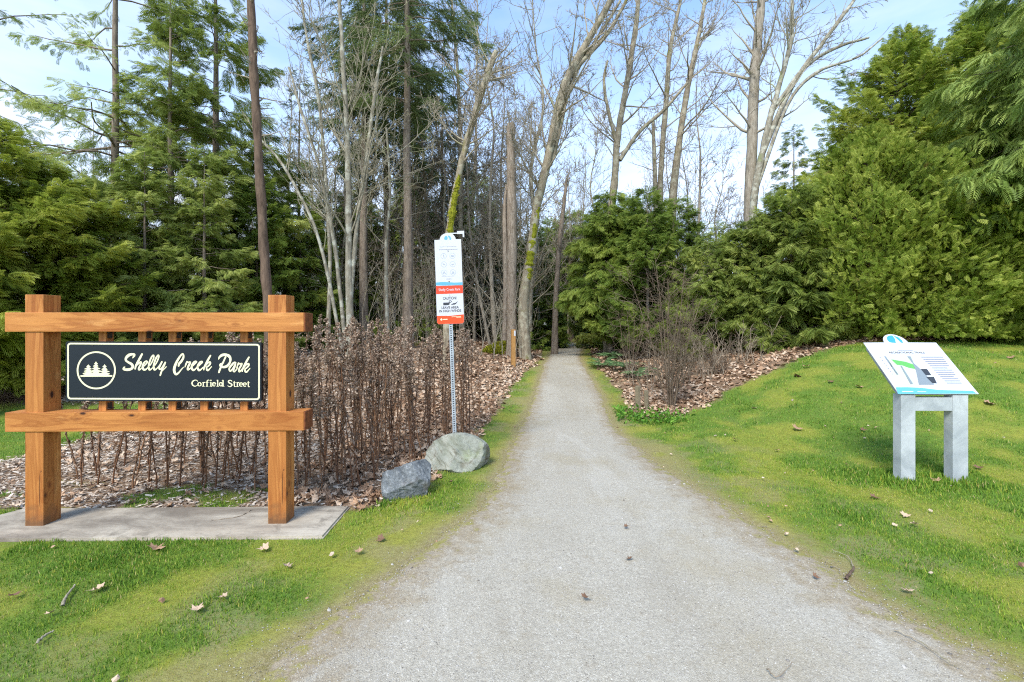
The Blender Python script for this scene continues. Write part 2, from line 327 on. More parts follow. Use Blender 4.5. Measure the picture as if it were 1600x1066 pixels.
s = NT('galvanised'); n1 = s.noise(7, 4, .6); c = s.mix(s.rng(n1, .35, .68), lin(150, 158, 164), lin(186, 194, 198)); s.b.inputs['Metallic'].default_value = .15; M['galv'] = s.fin(c, .5, .4)
s = NT('grey_painted_metal'); n1 = s.noise(3.5, 6, .6, None, .8); c = s.mix(s.rng(n1, .35, .65), lin(150, 156, 158), lin(188, 192, 192)); c = s.mix(s.rng(s.noise(12, 5), .55, .75, 0, .3), c, lin(136, 140, 142)); M['pedestal'] = s.fin(c, .5, .4)
M['white'] = m_flat('white_sign_face', lin(196, 198, 202), .35, .4); M['panel_back'] = m_flat('panel_edge', lin(120, 124, 128), .5)
M['navy'] = m_flat('dark_blue_black_face', lin(24, 31, 40), .45, .35); M['cream'] = m_flat('cream_paint', lin(232, 226, 186), .5)
M['red'] = m_flat('orange_red_face', lin(214, 66, 34), .4); M['red2'] = m_flat('bright_orange_red_face', lin(232, 76, 30), .4); M['blue'] = m_flat('sky_blue_print', lin(92, 164, 204), .4); M['blue_d'] = m_flat('teal_print', lin(60, 150, 186), .4)
M['ink'] = m_flat('dark_ink', lin(52, 56, 62), .5); M['ink_l'] = m_flat('pale_grey_ink', lin(128, 132, 142), .5); M['print_grey'] = m_flat('grey_print', lin(124, 134, 140), .5)
M['ink_p'] = m_flat('pictogram_ink', lin(160, 166, 176), .5); M['map_pale'] = m_flat('pale_map_print', lin(182, 194, 172), .5); M['map_green'] = m_flat('green_map_print', lin(92, 166, 84), .5); M['metal_dark'] = m_flat('dark_metal', lin(60, 50, 44), .6)
M['post'] = m_flat('treated_post', lin(176, 132, 78), .8, .2, .5); M['post_grey'] = m_flat('grey_weathered_stake', lin(140, 128, 104), .9, .2, .6)
def m_tint(name, cs, rough=.8, spec=.2, trans=0):
    s = NT(name); t = s.attr('tint'); r = s.n('ShaderNodeValToRGB'); s.l(t, r.inputs[0]); el = r.color_ramp.elements
    el[0].color = cs[0]; el[0].position = 0; el[1].color = cs[-1]; el[1].position = 1
    for i, c in enumerate(cs[1:-1]): q = el.new((i + 1) / (len(cs) - 1)); q.color = c
    c = s.mix(s.rng(s.noise(40, 3), .4, .7, 0, .35), r.outputs[0], (.03, .02, .015, 1)) if trans == 0 else r.outputs[0]
    s.fin(c, rough, spec)
    if trans:
        tr = s.n('ShaderNodeBsdfTranslucent'); s.l(c, tr.inputs['Color']); ms = s.n('ShaderNodeMixShader'); ms.inputs[0].default_value = trans
        s.l(s.b.outputs[0], ms.inputs[1]); s.l(tr.outputs[0], ms.inputs[2]); s.l(ms.outputs[0], s.out.inputs['Surface'])
    return s.m
M['grass'] = m_tint('grass_blades', [lin(86, 124, 44), lin(122, 156, 56), lin(150, 172, 64), lin(188, 184, 76), lin(198, 182, 126)], .6, .2, .35)
M['litter'] = m_tint('dead_leaves', [lin(116, 88, 68), lin(160, 126, 98), lin(196, 164, 134), lin(214, 190, 164), lin(156, 142, 126)], .75, .2)
M['chips'] = m_tint('wood_chips', [lin(128, 110, 92), lin(180, 160, 140), lin(208, 190, 170), lin(222, 210, 194)], .85, .1)
M['stones'] = m_tint('loose_stones', [lin(104, 98, 90), lin(158, 152, 144), lin(178, 172, 162), lin(192, 187, 178)], .85, .2)
M['stalk'] = m_tint('dry_stalks', [lin(84, 58, 42), lin(118, 84, 62), lin(150, 114, 86)], .9, .1)
M['dead_leaf'] = m_tint('shrivelled_leaves', [lin(80, 62, 50), lin(116, 94, 78), lin(150, 128, 110)], .9, .1)
M['fluff'] = m_tint('seed_fluff', [lin(124, 100, 82), lin(162, 138, 118), lin(196, 176, 154)], .95, .05)
M['fern'] = m_leaf('fern_fronds', lin(62, 92, 56), lin(100, 134, 84), lin(140, 166, 110), .3)
M['weed'] = m_leaf('weed_leaves', lin(66, 106, 34), lin(94, 140, 44), lin(124, 164, 60), .3)
M['mossy'] = m_tint('moss', [lin(96, 104, 34), lin(150, 150, 46), lin(188, 180, 56)], .95, .05)

# ------------------------------------------------------------------ ground, path
def axis(segs):
    out = [np.array([segs[0][0]])]
    for a, b, st in segs: out.append(np.linspace(a, b, max(2, int(round((b - a) / st))) + 1)[1:])
    return np.concatenate(out)
gx = np.r_[-np.geomspace(700, 30, 22)[:-1], axis([(-30, -10, .8), (-10, -5.5, .12), (-5.5, 5.5, .06), (5.5, 11, .12), (11, 30, .8)]), np.geomspace(30, 700, 22)[1:]]
gy = np.r_[-np.geomspace(60, 3, 10)[:-1], axis([(-3, 1.5, .4), (1.5, 9, .06), (9, 16, .12), (16, 34, .5)]), np.geomspace(34, 900, 26)[1:]]
GX, GY = np.meshgrid(gx, gy); nx, ny = len(gx), len(gy)
GZ = H(GX, GY); pdm = path_dist(GX, GY)
GZ = GZ - .03 * S((-pdm) / .15)            # the soil lies a little lower beneath the gravel
V = np.stack([GX, GY, GZ], -1).reshape(-1, 3); ii = np.arange(ny - 1)[:, None] * nx + np.arange(nx - 1)[None]
F = np.stack([ii, ii + 1, ii + nx + 1, ii + nx], -1).reshape(-1, 4)
lm = litter_mask(GX, GY).ravel(); mv = moss_val(GX, GY).ravel(); dm = np.maximum(np.exp(-np.clip(pdm, 0, 5) / .10), .8 * S((fbm(GX, GY, 2.6, 91, 5) - .56) / .08) * np.exp(-np.clip(pdm, 0, 5) / .9)).ravel()
go = obj('ground', mesh('ground', V, F, M['ground'], smooth=True, attrs={'litter': lm, 'moss': mv, 'dirt': dm})); tag(go, kind='structure')
py = np.r_[np.linspace(-28, 1.4, 20)[:-1], axis([(1.4, 9, .05), (9, 24, .15), (24, 58, .6)])]; t = np.linspace(0, 1, 45)
PX = xl(py)[:, None] * (1 - t) + xr(py)[:, None] * t; PY = np.repeat(py[:, None], len(t), 1)
wd = (xr(py) - xl(py))[:, None]; ed = np.minimum(t, 1 - t)[None] * wd
PZ = H(PX, PY) + .004 - .02 * (1 - S(ed / .10)) + .012 * (fbm(PX, PY, 1.7, 70) - .5) * S(ed / .2)
V = np.stack([PX, PY, PZ], -1).reshape(-1, 3); n_, k_ = PX.shape; ii = np.arange(n_ - 1)[:, None] * k_ + np.arange(k_ - 1)[None]
F = np.stack([ii, ii + 1, ii + k_ + 1, ii + k_], -1).reshape(-1, 4)
po = obj('gravel_path', mesh('gravel_path', V, F, M['gravel'], smooth=True, attrs={'edge': np.clip(1 - ed / np.clip(wd * .22, .12, .55), 0, 1).ravel()})); tag(po, kind='structure')

rs = np.random.RandomState(11)
def slab_mask(x, y): return (x > -4.4) & (x < -1.05) & (y > 3.17) & (y < 3.83) & (x < -1.28 + (y - 3.24) * .0 + .25)
# concrete pad under the wooden sign
sp = [unproj(*p) for p in [(-70, 848), (505, 843), (547, 794), (38, 798), (-60, 824)]]
b = MB(); zt = .02
top = [(x, y, zt) for x, y in sp]; bot = [(x, y, -.12) for x, y in sp]; k = len(sp)
import bmesh
bm = bmesh.new(); vs = [bm.verts.new(p) for p in bot]; f = bm.faces.new(vs); r_ = bmesh.ops.extrude_face_region(bm, geom=[f])
for v_ in r_['geom']:
    if isinstance(v_, bmesh.types.BMVert): v_.co.z = zt
bmesh.ops.recalc_face_normals(bm, faces=bm.faces[:]); bmesh.ops.bevel(bm, geom=[e for e in bm.edges if all(v.co.z > 0 for v in e.verts)], offset=.012, segments=2, affect='EDGES')
pad = b.bm(bm).obj('concrete_pad', M['concrete']); tag(pad, 'low weathered concrete pad beneath the wooden park sign', 'concrete pad')
def in_pad(x, y, m=.0):
    r = np.ones(np.shape(x), bool)
    for (x0, y0), (x1, y1) in zip(sp, sp[1:] + sp[:1]): r &= ((x1 - x0) * (y - y0) - (y1 - y0) * (x - x0)) / math.hypot(x1 - x0, y1 - y0) > -m
    return r
# ------------------------------------------------------------------ wooden park sign
SG = 210.0; SY = FPX / SG                     # px per metre and distance of the sign
def sx_(u): return (u - 265) / SG             # local x about the sign's centre column
def sz_(v): return EYE - (v - HZ) / SG
sign = empty('park_sign', ((265 - CX) / SG, SY, 0), 'stained cedar post and beam sign reading Shelly Creek Park on a dark panel', 'park sign', rz=R(1.2))
for u0, u1 in ((42, 70), (416, 444.5)):
    w = sx_(u1) - sx_(u0); xm = (sx_(u0) + sx_(u1)) / 2
    MB().box((-w / 2, 0, zt - .004), (w / 2, .138, sz_(460.5)), .004).obj('post', M['wood_z'], sign, (xm, .009, 0))
for v0, v1 in ((488.5, 518.5), (644, 674)):
    o = MB().box((sx_(13), 0, sz_(v1)), (sx_(475) - .012, .142, sz_(v0)), .004).obj('beam', M['wood_x'], sign)
    MB().box((sx_(475) - .0125, .002, sz_(v1) + .002), (sx_(475), .140, sz_(v0) - .002), .003).obj('end_grain', M['wood_end'], o)
for u in (147, 208.6, 256, 306, 369):
    x = sx_(u + 3); o = MB().box((-.028, 0, sz_(645)), (.028, .07, sz_(517)), .003).obj('slat', M['wood_z'], sign, (x, .066, 0))
    for z in (sz_(636.5), sz_(524.5)):
        b = MB().box((.0285, .01, z - .022), (.0325, .05, z + .022)); b.box((.0285, .006, z - .022 * (1 if z < 1.2 else -1) - .002), (.05, .054, z - .022 * (1 if z < 1.2 else -1) + .002)); b.obj('angle_bracket', M['metal_dark'], o)
PYS = .030                                     # panel front, local y
def pxz(u, v): return (sx_(u), sz_(v))
def rrect(u0, v0, u1, v1, r, seg=6, skew=0):
    out = []
    for cx, cy, a0 in ((u1 - r, v0 + r, -90), (u1 - r, v1 - r, 0), (u0 + r, v1 - r, 90), (u0 + r, v0 + r, 180)):
        for i in range(seg + 1):
            a = R(a0 + 90 * i / seg); out.append((cx + r * math.cos(a), cy + r * math.sin(a)))
    return [(u, v + skew * (u - u0)) for u, v in out]
def prism(pts, y0, y1, f=pxz):
    """outline in photo px -> prism from depth y0 (front) to y1"""
    n = len(pts); A = [(f(*p)[0], y0, f(*p)[1]) for p in pts]; B = [(x, y1, z) for x, _, z in A]
    b = MB(); b.add(A, [list(range(n))]); b.add(B, [list(range(n))[::-1]]); b.add(A + B, [(i, (i + 1) % n, (i + 1) % n + n, i + n) for i in range(n)]); return b
SK = 2.1 / 302
panel = prism(rrect(100, 533.5, 403.5, 627, 3.5, skew=SK), PYS, PYS + .028).obj('sign_panel', M['navy'], sign)
def ring(outer, inner, y, f=pxz):
    n = len(outer); A = [(f(*p)[0], y, f(*p)[1]) for p in outer] + [(f(*p)[0], y, f(*p)[1]) for p in inner]
    return MB().add(A, [(i, (i + 1) % n, (i + 1) % n + n, i + n) for i in range(n)])
ring(rrect(102.6, 535.8, 401.2, 624.6, 5, skew=SK), rrect(105, 538.3, 398.8, 622.2, 3.2, skew=SK), PYS - .0008).obj('border_line', M['cream'], panel)
def catmull(P, n=7):
    P = np.array(P, float); Q = np.vstack([2 * P[0] - P[1], P, 2 * P[-1] - P[-2]]); out = []
    for i in range(1, len(Q) - 2):
        for t in np.linspace(0, 1, n, endpoint=False):
            a, b_, c_, d = Q[i - 1:i + 3]
            out.append(.5 * (2 * b_ + (c_ - a) * t + (2 * a - 5 * b_ + 4 * c_ - d) * t * t + (3 * b_ - a - 3 * c_ + d) * t ** 3))
    out.append(P[-1]); return np.array(out)
_lay = [0]
def stroke(b, pts, conv, y, smooth=True, wmul=1.0, f=pxz):
    C = catmull(pts) if smooth and len(pts) > 2 else np.array(pts, float)
    T = norm(np.gradient(C[:, :2], axis=0)); N = np.stack([-T[:, 1], T[:, 0]], -1) * C[:, 2:3] * .5 * wmul
    cap0 = [C[0, :2] - T[0] * C[0, 2] * .35 * wmul]; cap1 = [C[-1, :2] + T[-1] * C[-1, 2] * .35 * wmul]
    _lay[0] += 1; yy = y - (_lay[0] % 9) * .00005
    L = C[:, :2] + N; Rr = C[:, :2] - N; n = len(C); pts2 = np.vstack([L, Rr, cap0, cap1])
    A = [(f(*conv(*p))[0], yy, f(*conv(*p))[1]) for p in pts2]
    b.add(A, [(i, i + 1, n + i + 1, n + i) for i in range(n - 1)]); b.add([A[0], A[n], A[2 * n]], [(0, 1, 2)]); b.add([A[n - 1], A[2 * n - 1], A[2 * n + 1]], [(0, 1, 2)])
cv1 = lambda x, y: (184 + x / 20, 545 + y / 20); cv2 = lambda x, y: (260 + x / 20, 545 + y / 20); cv3 = lambda x, y: (320 + x / 20, 545 + y / 20)
def sh(P, dx, dy): return [(x + dx, y + dy, w) for x, y, w in P]
b = MB(); YL = PYS - .001
for P in ([(385, 305, 20), (425, 240, 60), (440, 190, 66), (370, 180, 70), (270, 210, 88), (190, 290, 78), (180, 370, 64), (250, 430, 64), (340, 480, 80), (385, 540, 80), (380, 610, 74), (300, 655, 80), (200, 665, 80), (110, 650, 60), (120, 600, 50), (155, 575, 25)],
          [(685, 165, 50), (640, 250, 65), (560, 400, 65), (490, 540, 60), (465, 650, 45)], [(480, 570, 26), (545, 500, 35), (630, 425, 50), (650, 460, 55), (600, 570, 52), (575, 650, 52), (605, 670, 40), (660, 620, 30), (720, 560, 25)],
          [(720, 570, 30), (790, 500, 40), (840, 435, 45), (830, 400, 42), (780, 410, 46), (720, 490, 60), (700, 580, 62), (730, 660, 66), (790, 660, 50), (870, 590, 25)],
          [(870, 600, 25), (960, 480, 35), (1030, 330, 42), (1045, 240, 42), (1020, 215, 45), (960, 300, 50), (905, 450, 52), (885, 580, 58), (910, 665, 60), (960, 650, 40), (1020, 590, 25)],
          [(1010, 600, 25), (1110, 480, 35), (1180, 330, 45), (1200, 240, 45), (1175, 215, 48), (1110, 310, 52), (1060, 450, 52), (1040, 580, 58), (1065, 665, 60), (1120, 645, 40), (1180, 580, 25)],
          [(1180, 580, 20), (1240, 500, 30), (1300, 415, 55)], [(1300, 415, 50), (1240, 530, 55), (1210, 620, 50), (1245, 655, 46), (1300, 600, 38), (1400, 440, 48)],
          [(1405, 430, 45), (1370, 520, 50), (1300, 670, 50), (1240, 850, 48)], [(1290, 720, 22), (1370, 640, 28), (1435, 570, 25)]): stroke(b, P, cv1, YL)
E = [(700, 590, 25), (780, 500, 40), (845, 430, 45), (830, 405, 42), (770, 430, 50), (715, 520, 60), (700, 600, 62), (740, 680, 65), (800, 660, 45), (880, 580, 25)]
K = [[(1290, 215, 45), (1230, 320, 60), (1150, 470, 60), (1090, 600, 50), (1075, 680, 38)], [(1100, 600, 25), (1190, 470, 40), (1270, 430, 50), (1275, 490, 50), (1210, 560, 45), (1160, 590, 40)], [(1160, 590, 40), (1170, 670, 52), (1210, 690, 50), (1260, 640, 35), (1320, 570, 25)]]
for P in [[(290, 560, 50), (310, 480, 70), (380, 400, 70), (440, 290, 60), (440, 195, 50), (405, 175, 50), (330, 260, 58), (230, 430, 72), (165, 600, 80), (160, 720, 80), (210, 810, 70), (290, 770, 50), (380, 660, 35), (450, 585, 20)],
          [(490, 590, 25), (520, 500, 48), (560, 410, 45)], [(560, 420, 45), (600, 440, 45), (650, 430, 50), (640, 480, 60), (590, 580, 60), (580, 665, 60), (640, 640, 40), (700, 580, 25)], E, sh(E, 185, 5)] + K: stroke(b, P, cv2, YL)
for P in [[(335, 345, 25), (370, 270, 60), (450, 210, 80), (560, 200, 80), (660, 240, 88), (705, 330, 70), (690, 440, 62), (610, 550, 78), (500, 590, 70), (430, 575, 60), (385, 540, 56), (400, 490, 40), (500, 450, 36)], [(560, 260, 50), (510, 370, 50), (440, 520, 50), (380, 660, 58), (345, 765, 50)],
          [(880, 450, 40), (820, 450, 58), (730, 540, 60), (670, 640, 52), (700, 715, 50), (770, 650, 40), (870, 480, 46)], [(870, 480, 46), (830, 600, 55), (800, 700, 50), (830, 735, 40), (900, 660, 35), (930, 600, 25)],
          [(900, 620, 25), (930, 540, 40), (960, 455, 45)], [(960, 460, 40), (1000, 490, 40), (1060, 480, 50), (1040, 540, 55), (980, 650, 52), (985, 735, 50), (1040, 690, 35), (1100, 610, 25)]] + [sh(P, 0, 55) for P in K]: stroke(b, P, cv3, YL)
b.obj('script_lettering', M['cream'], panel)
cv5 = lambda x, y: (290 + x / 14.545, 585 + y / 14.545)
b = MB()
def st(P, sm=True): stroke(b, P, cv5, YL, sm)
def arc(cx, cy, rx, ry, a0, a1, w0, w1, n=14): st([(cx + rx * math.cos(R(a)), cy - ry * math.sin(R(a)), w0 + (w1 - w0) * abs(math.cos(R(a)))) for a in np.linspace(a0, a1, n)], False)
def stem(x, y0, y1, w=24, base=True, head=True):
    st([(x, y0, w), (x, y1, w)], False)
    if base: st([(x - 26, y1 + 2, 11), (x + 26, y1 + 2, 11)], False)
    if head: st([(x - 24, y0 + 4, 11), (x, y0 + 3, 11)], False)
st([(205, 175, 14), (190, 152, 14), (150, 143, 18), (100, 170, 28), (80, 215, 30), (100, 262, 28), (150, 284, 18), (202, 262, 12)])
arc(250, 240, 36, 40, 0, 360, 12, 28)
def rr(x, dy=0): stem(x, 195 + dy, 285 + dy); st([(x, 225 + dy, 12), (x + 18, 200 + dy, 15), (x + 40, 200 + dy, 22)])
rr(336); stem(420, 180, 285, head=False); st([(420, 190, 24), (424, 160, 20), (448, 142, 15), (470, 152, 18)]); st([(392, 194, 11), (452, 194, 11)], False)
stem(508, 195, 285); st([(507, 142, 26), (509, 160, 26)], False)
def ee(x, dy=0): arc(x, 240 + dy, 34, 42, 5, 310, 11, 28); st([(x - 32, 234 + dy, 10), (x + 36, 234 + dy, 10)], False)
ee(580); stem(662, 145, 285); arc(733, 240, 32, 41, 0, 360, 12, 28); stem(783, 145, 285)
st([(985, 180, 12), (975, 158, 14), (942, 150, 18), (908, 168, 26), (918, 205, 28), (970, 235, 28), (984, 265, 28), (945, 295, 20), (900, 285, 12), (893, 262, 10)])
def tt(x, dy=0): st([(x, 165 + dy, 16), (x, 200 + dy, 22), (x, 265 + dy, 22), (x + 12, 290 + dy, 18), (x + 34, 285 + dy, 10)]); st([(x - 24, 198 + dy, 11), (x + 30, 198 + dy, 11)], False)
tt(1038, 5); rr(1108, 6); ee(1192, 8); ee(1278, 9); tt(1356, 10)
b.obj('street_lettering', M['cream'], panel)
# emblem: circle with three conifers
cv4 = lambda x, y: (112 + x / 15.68, 545 + y / 15.68)
a_ = np.linspace(0, 2 * np.pi, 57)[:-1]
em = ring([cv4(553 + 473 * math.cos(a), 535 + 467 * math.sin(a)) for a in a_], [cv4(553 + 432 * math.cos(a), 535 + 428 * math.sin(a)) for a in a_], YL); em.obj('emblem_ring', M['cream'], panel)
b = MB()
def tri_tree(cx, tiers, top, ph):
    _lay[0] += 1; y = YL - (_lay[0] % 9) * .00005; Lp, Rp = [], []; yp = top
    for i, (yy, w) in enumerate(tiers):
        for side, lst in ((-1, Lp), (1, Rp)):
            k_ = 1 + .12 * math.sin(i * 2.3 + ph + side); lst += [(cx + side * w * .42, yy - 34), (cx + side * w * k_, yy - 6), (cx + side * w * k_ * .9, yy + 6), (cx + side * w * .38, yy + 8)]
    P = [(cx, top)] + Rp + Lp[::-1]; V = [(pxz(*cv4(*p))[0], y, pxz(*cv4(*p))[1]) for p in P]; b.ngon(V)
tri_tree(360, [(450, 50), (505, 86), (560, 112), (615, 148), (655, 120)], 390, 0); tri_tree(545, [(380, 44), (435, 66), (500, 104), (565, 150), (625, 160), (655, 160)], 315, 1); tri_tree(755, [(450, 46), (515, 78), (570, 108), (625, 140), (655, 120)], 385, 2)
V = [(pxz(*cv4(*p))[0], YL - .0006, pxz(*cv4(*p))[1]) for p in ((172, 655), (942, 655), (942, 692), (172, 692))]; b.ngon(V)
b.obj('emblem_trees', M['cream'], panel)
for u in (142, 252.5, 364):
    for v in (540, 620):
        b = MB(); V, F = tubes([[sx_(u), PYS - .0035, sz_(v + SK * (u - 98))], [sx_(u), PYS + .001, sz_(v + SK * (u - 98))]], [.0035, .0035], 8); b.add(V, F); b.ngon(V[:8]); b.obj('screw', M['metal_dark'], panel)

# ------------------------------------------------------------------ text from the built-in font
def text(name, body, m, parent, size, loc, bold=.0, shear=0, align='CENTER', rot=(R(90), 0, 0), width=None):
    c = bpy.data.curves.new(name, 'FONT'); c.body = body; c.size = size; c.offset = bold; c.shear = shear; c.align_x = align; c.align_y = 'CENTER'
    o = bpy.data.objects.new(name, c); COL.objects.link(o); bpy.context.view_layer.update()
    me = bpy.data.meshes.new_from_object(o.evaluated_get(bpy.context.evaluated_depsgraph_get())); COL.objects.unlink(o); bpy.data.objects.remove(o)
    me.materials.clear(); me.materials.append(m); w = max(v.co.x for v in me.vertices) - min(v.co.x for v in me.vertices)
    q = obj(name, me, parent, loc, rot)
    if width: q.scale = (width / w, 1, 1)
    return q
# ------------------------------------------------------------------ rules sign on a metal pole (scale 136 px/m)
RY = 5.3; RS = FPX / RY; gz = float(H(X(712, RY), RY))
rsign = empty('rules_sign', (X(711.5, RY), RY, gz), 'tall white and orange park rules sign with a caution notice on a perforated metal pole', 'sign')
rsign.rotation_euler = (0, R(-2.0), 0)
zr = lambda v: (EYE - (v - HZ) / RS) - gz
b = MB()
hw = .021
def pole_mb(z0, z1):
    b.box((-hw, 0, z0), (-hw + .004, .026, z1)); b.box((hw - .004, 0, z0), (hw, .026, z1)); b.box((-hw + .004, 0, z0), (-.0085, .004, z1)); b.box((.0085, 0, z0), (hw - .004, .004, z1))
    z = z0
    while z < z1 - .02: b.box((-.0085, 0, z), (.0085, .004, z + .0125)); z += .0254
pole_mb(-.3, zr(372)); pole = b.obj('pole', M['galv'], rsign)
MB().box((-.0084, .0045, -.3), (.0084, .0065, zr(372))).obj('hole_shade_strip', M['ink'], pole)  # dark strip behind the holes, its colour standing for the shade inside the pole
mw = 20.8 / RS; cz = lambda p: zr(374.5) - p * .9615         # p: 0 top .. 1 bottom of the boards
Htot = 131.5 / RS; bz = lambda p: zr(374.5) - p * Htot
up = [(-mw, 0, bz(0)), (-mw, 0, bz(.545)), (mw, 0, bz(.545)), (mw, 0, bz(0))]
cr = mw * .6; tab = [(cr * math.cos(a), 0, bz(0) + cr * .82 * math.sin(a)) for a in np.linspace(.02, math.pi - .02, 16)]
def plate(pts, y0, y1):
    n = len(pts); A = [(x, y0, z) for x, _, z in pts]; B = [(x, y1, z) for x, _, z in pts]
    return MB().add(A, [list(range(n))]).add(B, [list(range(n))[::-1]]).add(A + B, [(i, (i + 1) % n, (i + 1) % n + n, i + n) for i in range(n)])
ub = plate(up + tab, -.008, -.004).obj('rules_board', M['white'], rsign)
low = rrp = [(-mw - .002, 0, bz(.548)), (-mw - .002, 0, bz(1) + .02), (-mw + .016, 0, bz(1)), (mw - .016, 0, bz(1)), (mw + .002, 0, bz(1) + .02), (mw + .002, 0, bz(.548))]
lb = plate(low, -.0085, -.0045).obj('caution_board', M['white'], rsign)
def rect(x0, p0, x1, p1, y, f=bz): return MB().ngon([(x0, y, f(p1)), (x1, y, f(p1)), (x1, y, f(p0)), (x0, y, f(p0))])
yf = -.0089
rect(-mw - .001, .5485, mw + .001, .643, yf).obj('red_band', M['red'], lb)
MB().ngon([(-mw - .001, yf, bz(.9)), (-mw - .001, yf, bz(1) + .02), (-mw + .016, yf, bz(1) + .001), (mw - .016, yf, bz(1) + .001), (mw + .001, yf, bz(1) + .02), (mw + .001, yf, bz(.893)), (0, yf, bz(.905))]).obj('orange_band', M['red2'], lb)
text('red_band_text', 'Shelly Creek Park', M['white'], lb, .040, (0, yf - .0006, bz(.594)), .0004, width=mw * 1.62)
text('caution_text', 'CAUTION!', M['ink'], lb, .045, (0, yf, bz(.698)), .001, width=mw * 1.02)
text('caution_text', 'LEAVE AREA', M['ink'], lb, .040, (0, yf, bz(.808)), .001, width=mw * 1.3)
text('caution_text', 'IN HIGH WINDS', M['ink'], lb, .040, (0, yf, bz(.848)), .001, width=mw * 1.65)
b = MB()                                                    # falling-branch pictogram
b.ngon([(mw * .05, yf, bz(.775)), (mw * .25, yf, bz(.757)), (mw * .42, yf, bz(.755)), (mw * .6, yf, bz(.733)), (mw * .52, yf, bz(.756)), (mw * .35, yf, bz(.775))])
for i in range(3):
    stroke(b, [(-.5, .752 + i * .010, .07), (-.15, .752 + i * .010, .07), (-.02 + .0 * i, .748 + i * .008, .05)], lambda x, y: (x, y), yf, True, .16, lambda u, v: (u * mw, bz(v)))
aa = np.linspace(0, 2 * np.pi, 17)[:-1]
rg = ring([(.03 + .11 * math.cos(a), .735 + .014 * math.sin(a)) for a in aa], [(.03 + .06 * math.cos(a), .735 + .008 * math.sin(a)) for a in aa], yf, lambda u, v: (u * mw, bz(v)))
b.obj('wind_pictogram', M['ink'], lb); rg.obj('wind_pictogram', M['ink'], lb)
b = MB(); b.ngon([(-mw * .68 + .012 * math.cos(a), yf - .0006, bz(.945) + .012 * math.sin(a)) for a in aa]); b.obj('round_logo', M['cream'], lb)
rect(-mw * .55, .940, -mw * .22, .950, yf - .0006).obj('logo_text', M['cream'], lb)
rect(mw * .1, .915, mw * .8, .9195, yf - .0006).obj('fine_print', M['cream'], lb); rect(mw * .45, .924, mw * .8, .9285, yf - .0006).obj('fine_print', M['cream'], lb)
yu = -.0084
b = MB(); b.ngon([(-mw + .001, yu, bz(.505)), (-mw * .5, yu, bz(.500)), (-mw * .2, yu, bz(.503)), (mw * .4, yu, bz(.513)), (mw - .001, yu, bz(.512)), (mw - .001, yu, bz(.544)), (mw * .2, yu, bz(.540)), (-mw * .3, yu, bz(.543)), (-mw + .001, yu, bz(.537))]); b.obj('blue_wave', M['blue'], ub)
b = MB(); cx0, cz0, rr0 = 0, bz(0) + .010, .040
b.ngon([(rr0 * math.cos(a), yu, cz0 + rr0 * .95 * math.sin(a)) for a in np.linspace(math.pi * .62, math.pi * 1.0, 8)] + [(-.035, yu, cz0 - .012), (-.008, yu, cz0 - .014), (.002, yu, cz0 + .008), (-.004, yu, cz0 + .025)])
b.ngon([(.006, yu, cz0 + .038), (.03, yu, cz0 + .026), (.041, yu, cz0), (.034, yu, cz0 - .014), (.022, yu, cz0 - .014), (.02, yu, cz0 + .004), (.008, yu, cz0 + .02)]); b.obj('round_logo', M['blue'], ub)
def fakeline(x0, x1, z, m, parent, y, h=.0042):
    b = MB(); x = x0; rr_ = random.Random(int(z * 9999))
    while x < x1: w = rr_.uniform(.006, .02); b.box((x, y - .0002, z - h / 2), (min(x + w, x1), y, z + h / 2)); x += w + .004
    b.obj('fine_print', m, parent)
fakeline(-mw * .62, mw * .62, bz(.085), M['ink_l'], ub, yu); fakeline(-mw * .68, mw * .72, bz(.118), M['ink_l'], ub, yu, .007)
for i in range(3):
    for sx0 in (-1, 1):
        cx1 = sx0 * mw * .33 - mw * .02; cz1 = bz(.195 + i * .098); f2 = lambda u, v: (cx1 + u, cz1 + v); b = ring([(.034 * math.cos(a), .034 * math.sin(a)) for a in aa], [(.030 * math.cos(a), .030 * math.sin(a)) for a in aa], yu, f2)
        id_ = i * 2 + (sx0 > 0)
        G = [[[(-.005, .018), (.006, .018), (.004, 0), (.01, -.02), (.002, -.02), (-.006, -.002)]], [[(-.022, .004), (-.01, .01), (.018, .006), (.02, -.004), (.012, -.014), (-.012, -.012)]],
             [[(-.02, .008), (.0, .012), (.012, 0), (.018, -.012), (.004, -.006), (-.01, .0)]], [[(-.02, -.01), (-.006, .004), (.008, 0), (.02, .014), (.012, -.008), (0, -.012)]],
             [[(0, .02), (.022, -.016), (.008, -.016), (0, 0), (-.008, -.016), (-.022, -.016)]], [[(-.018, -.016), (-.008, .0), (-.004, .016), (.004, .004), (.01, .012), (.018, -.016)]]][id_]
        for g in G: b.ngon([(cx1 + u, yu - .0003, cz1 + v) for u, v in g])
        b.obj('pictogram', M['ink_p'], ub)
fakeline(-mw * .55, mw * .5, bz(.435), M['ink_l'], ub, yu, .003); fakeline(-mw * .2, mw * .2, bz(.468), M['ink_l'], ub, yu, .008)
for p in (.135, .497, .655):
    b = MB(); V, F = tubes([[0, yf - .004, bz(p)], [0, yf + .002, bz(p)]], [.006, .006], 8); b.add(V, F); b.ngon(V[:8]); b.obj('bolt', M['metal_dark'] if p < .6 else M['galv'], rsign)
b = MB(); b.box((.0, .006, zr(365.5)), (.12, .012, zr(363.8))); b.box((.11, .004, zr(366)), (.19, .014, zr(361.3))); b.box((.172, .004, zr(371)), (.19, .014, zr(366))); b.obj('top_bracket', M['white'], rsign)

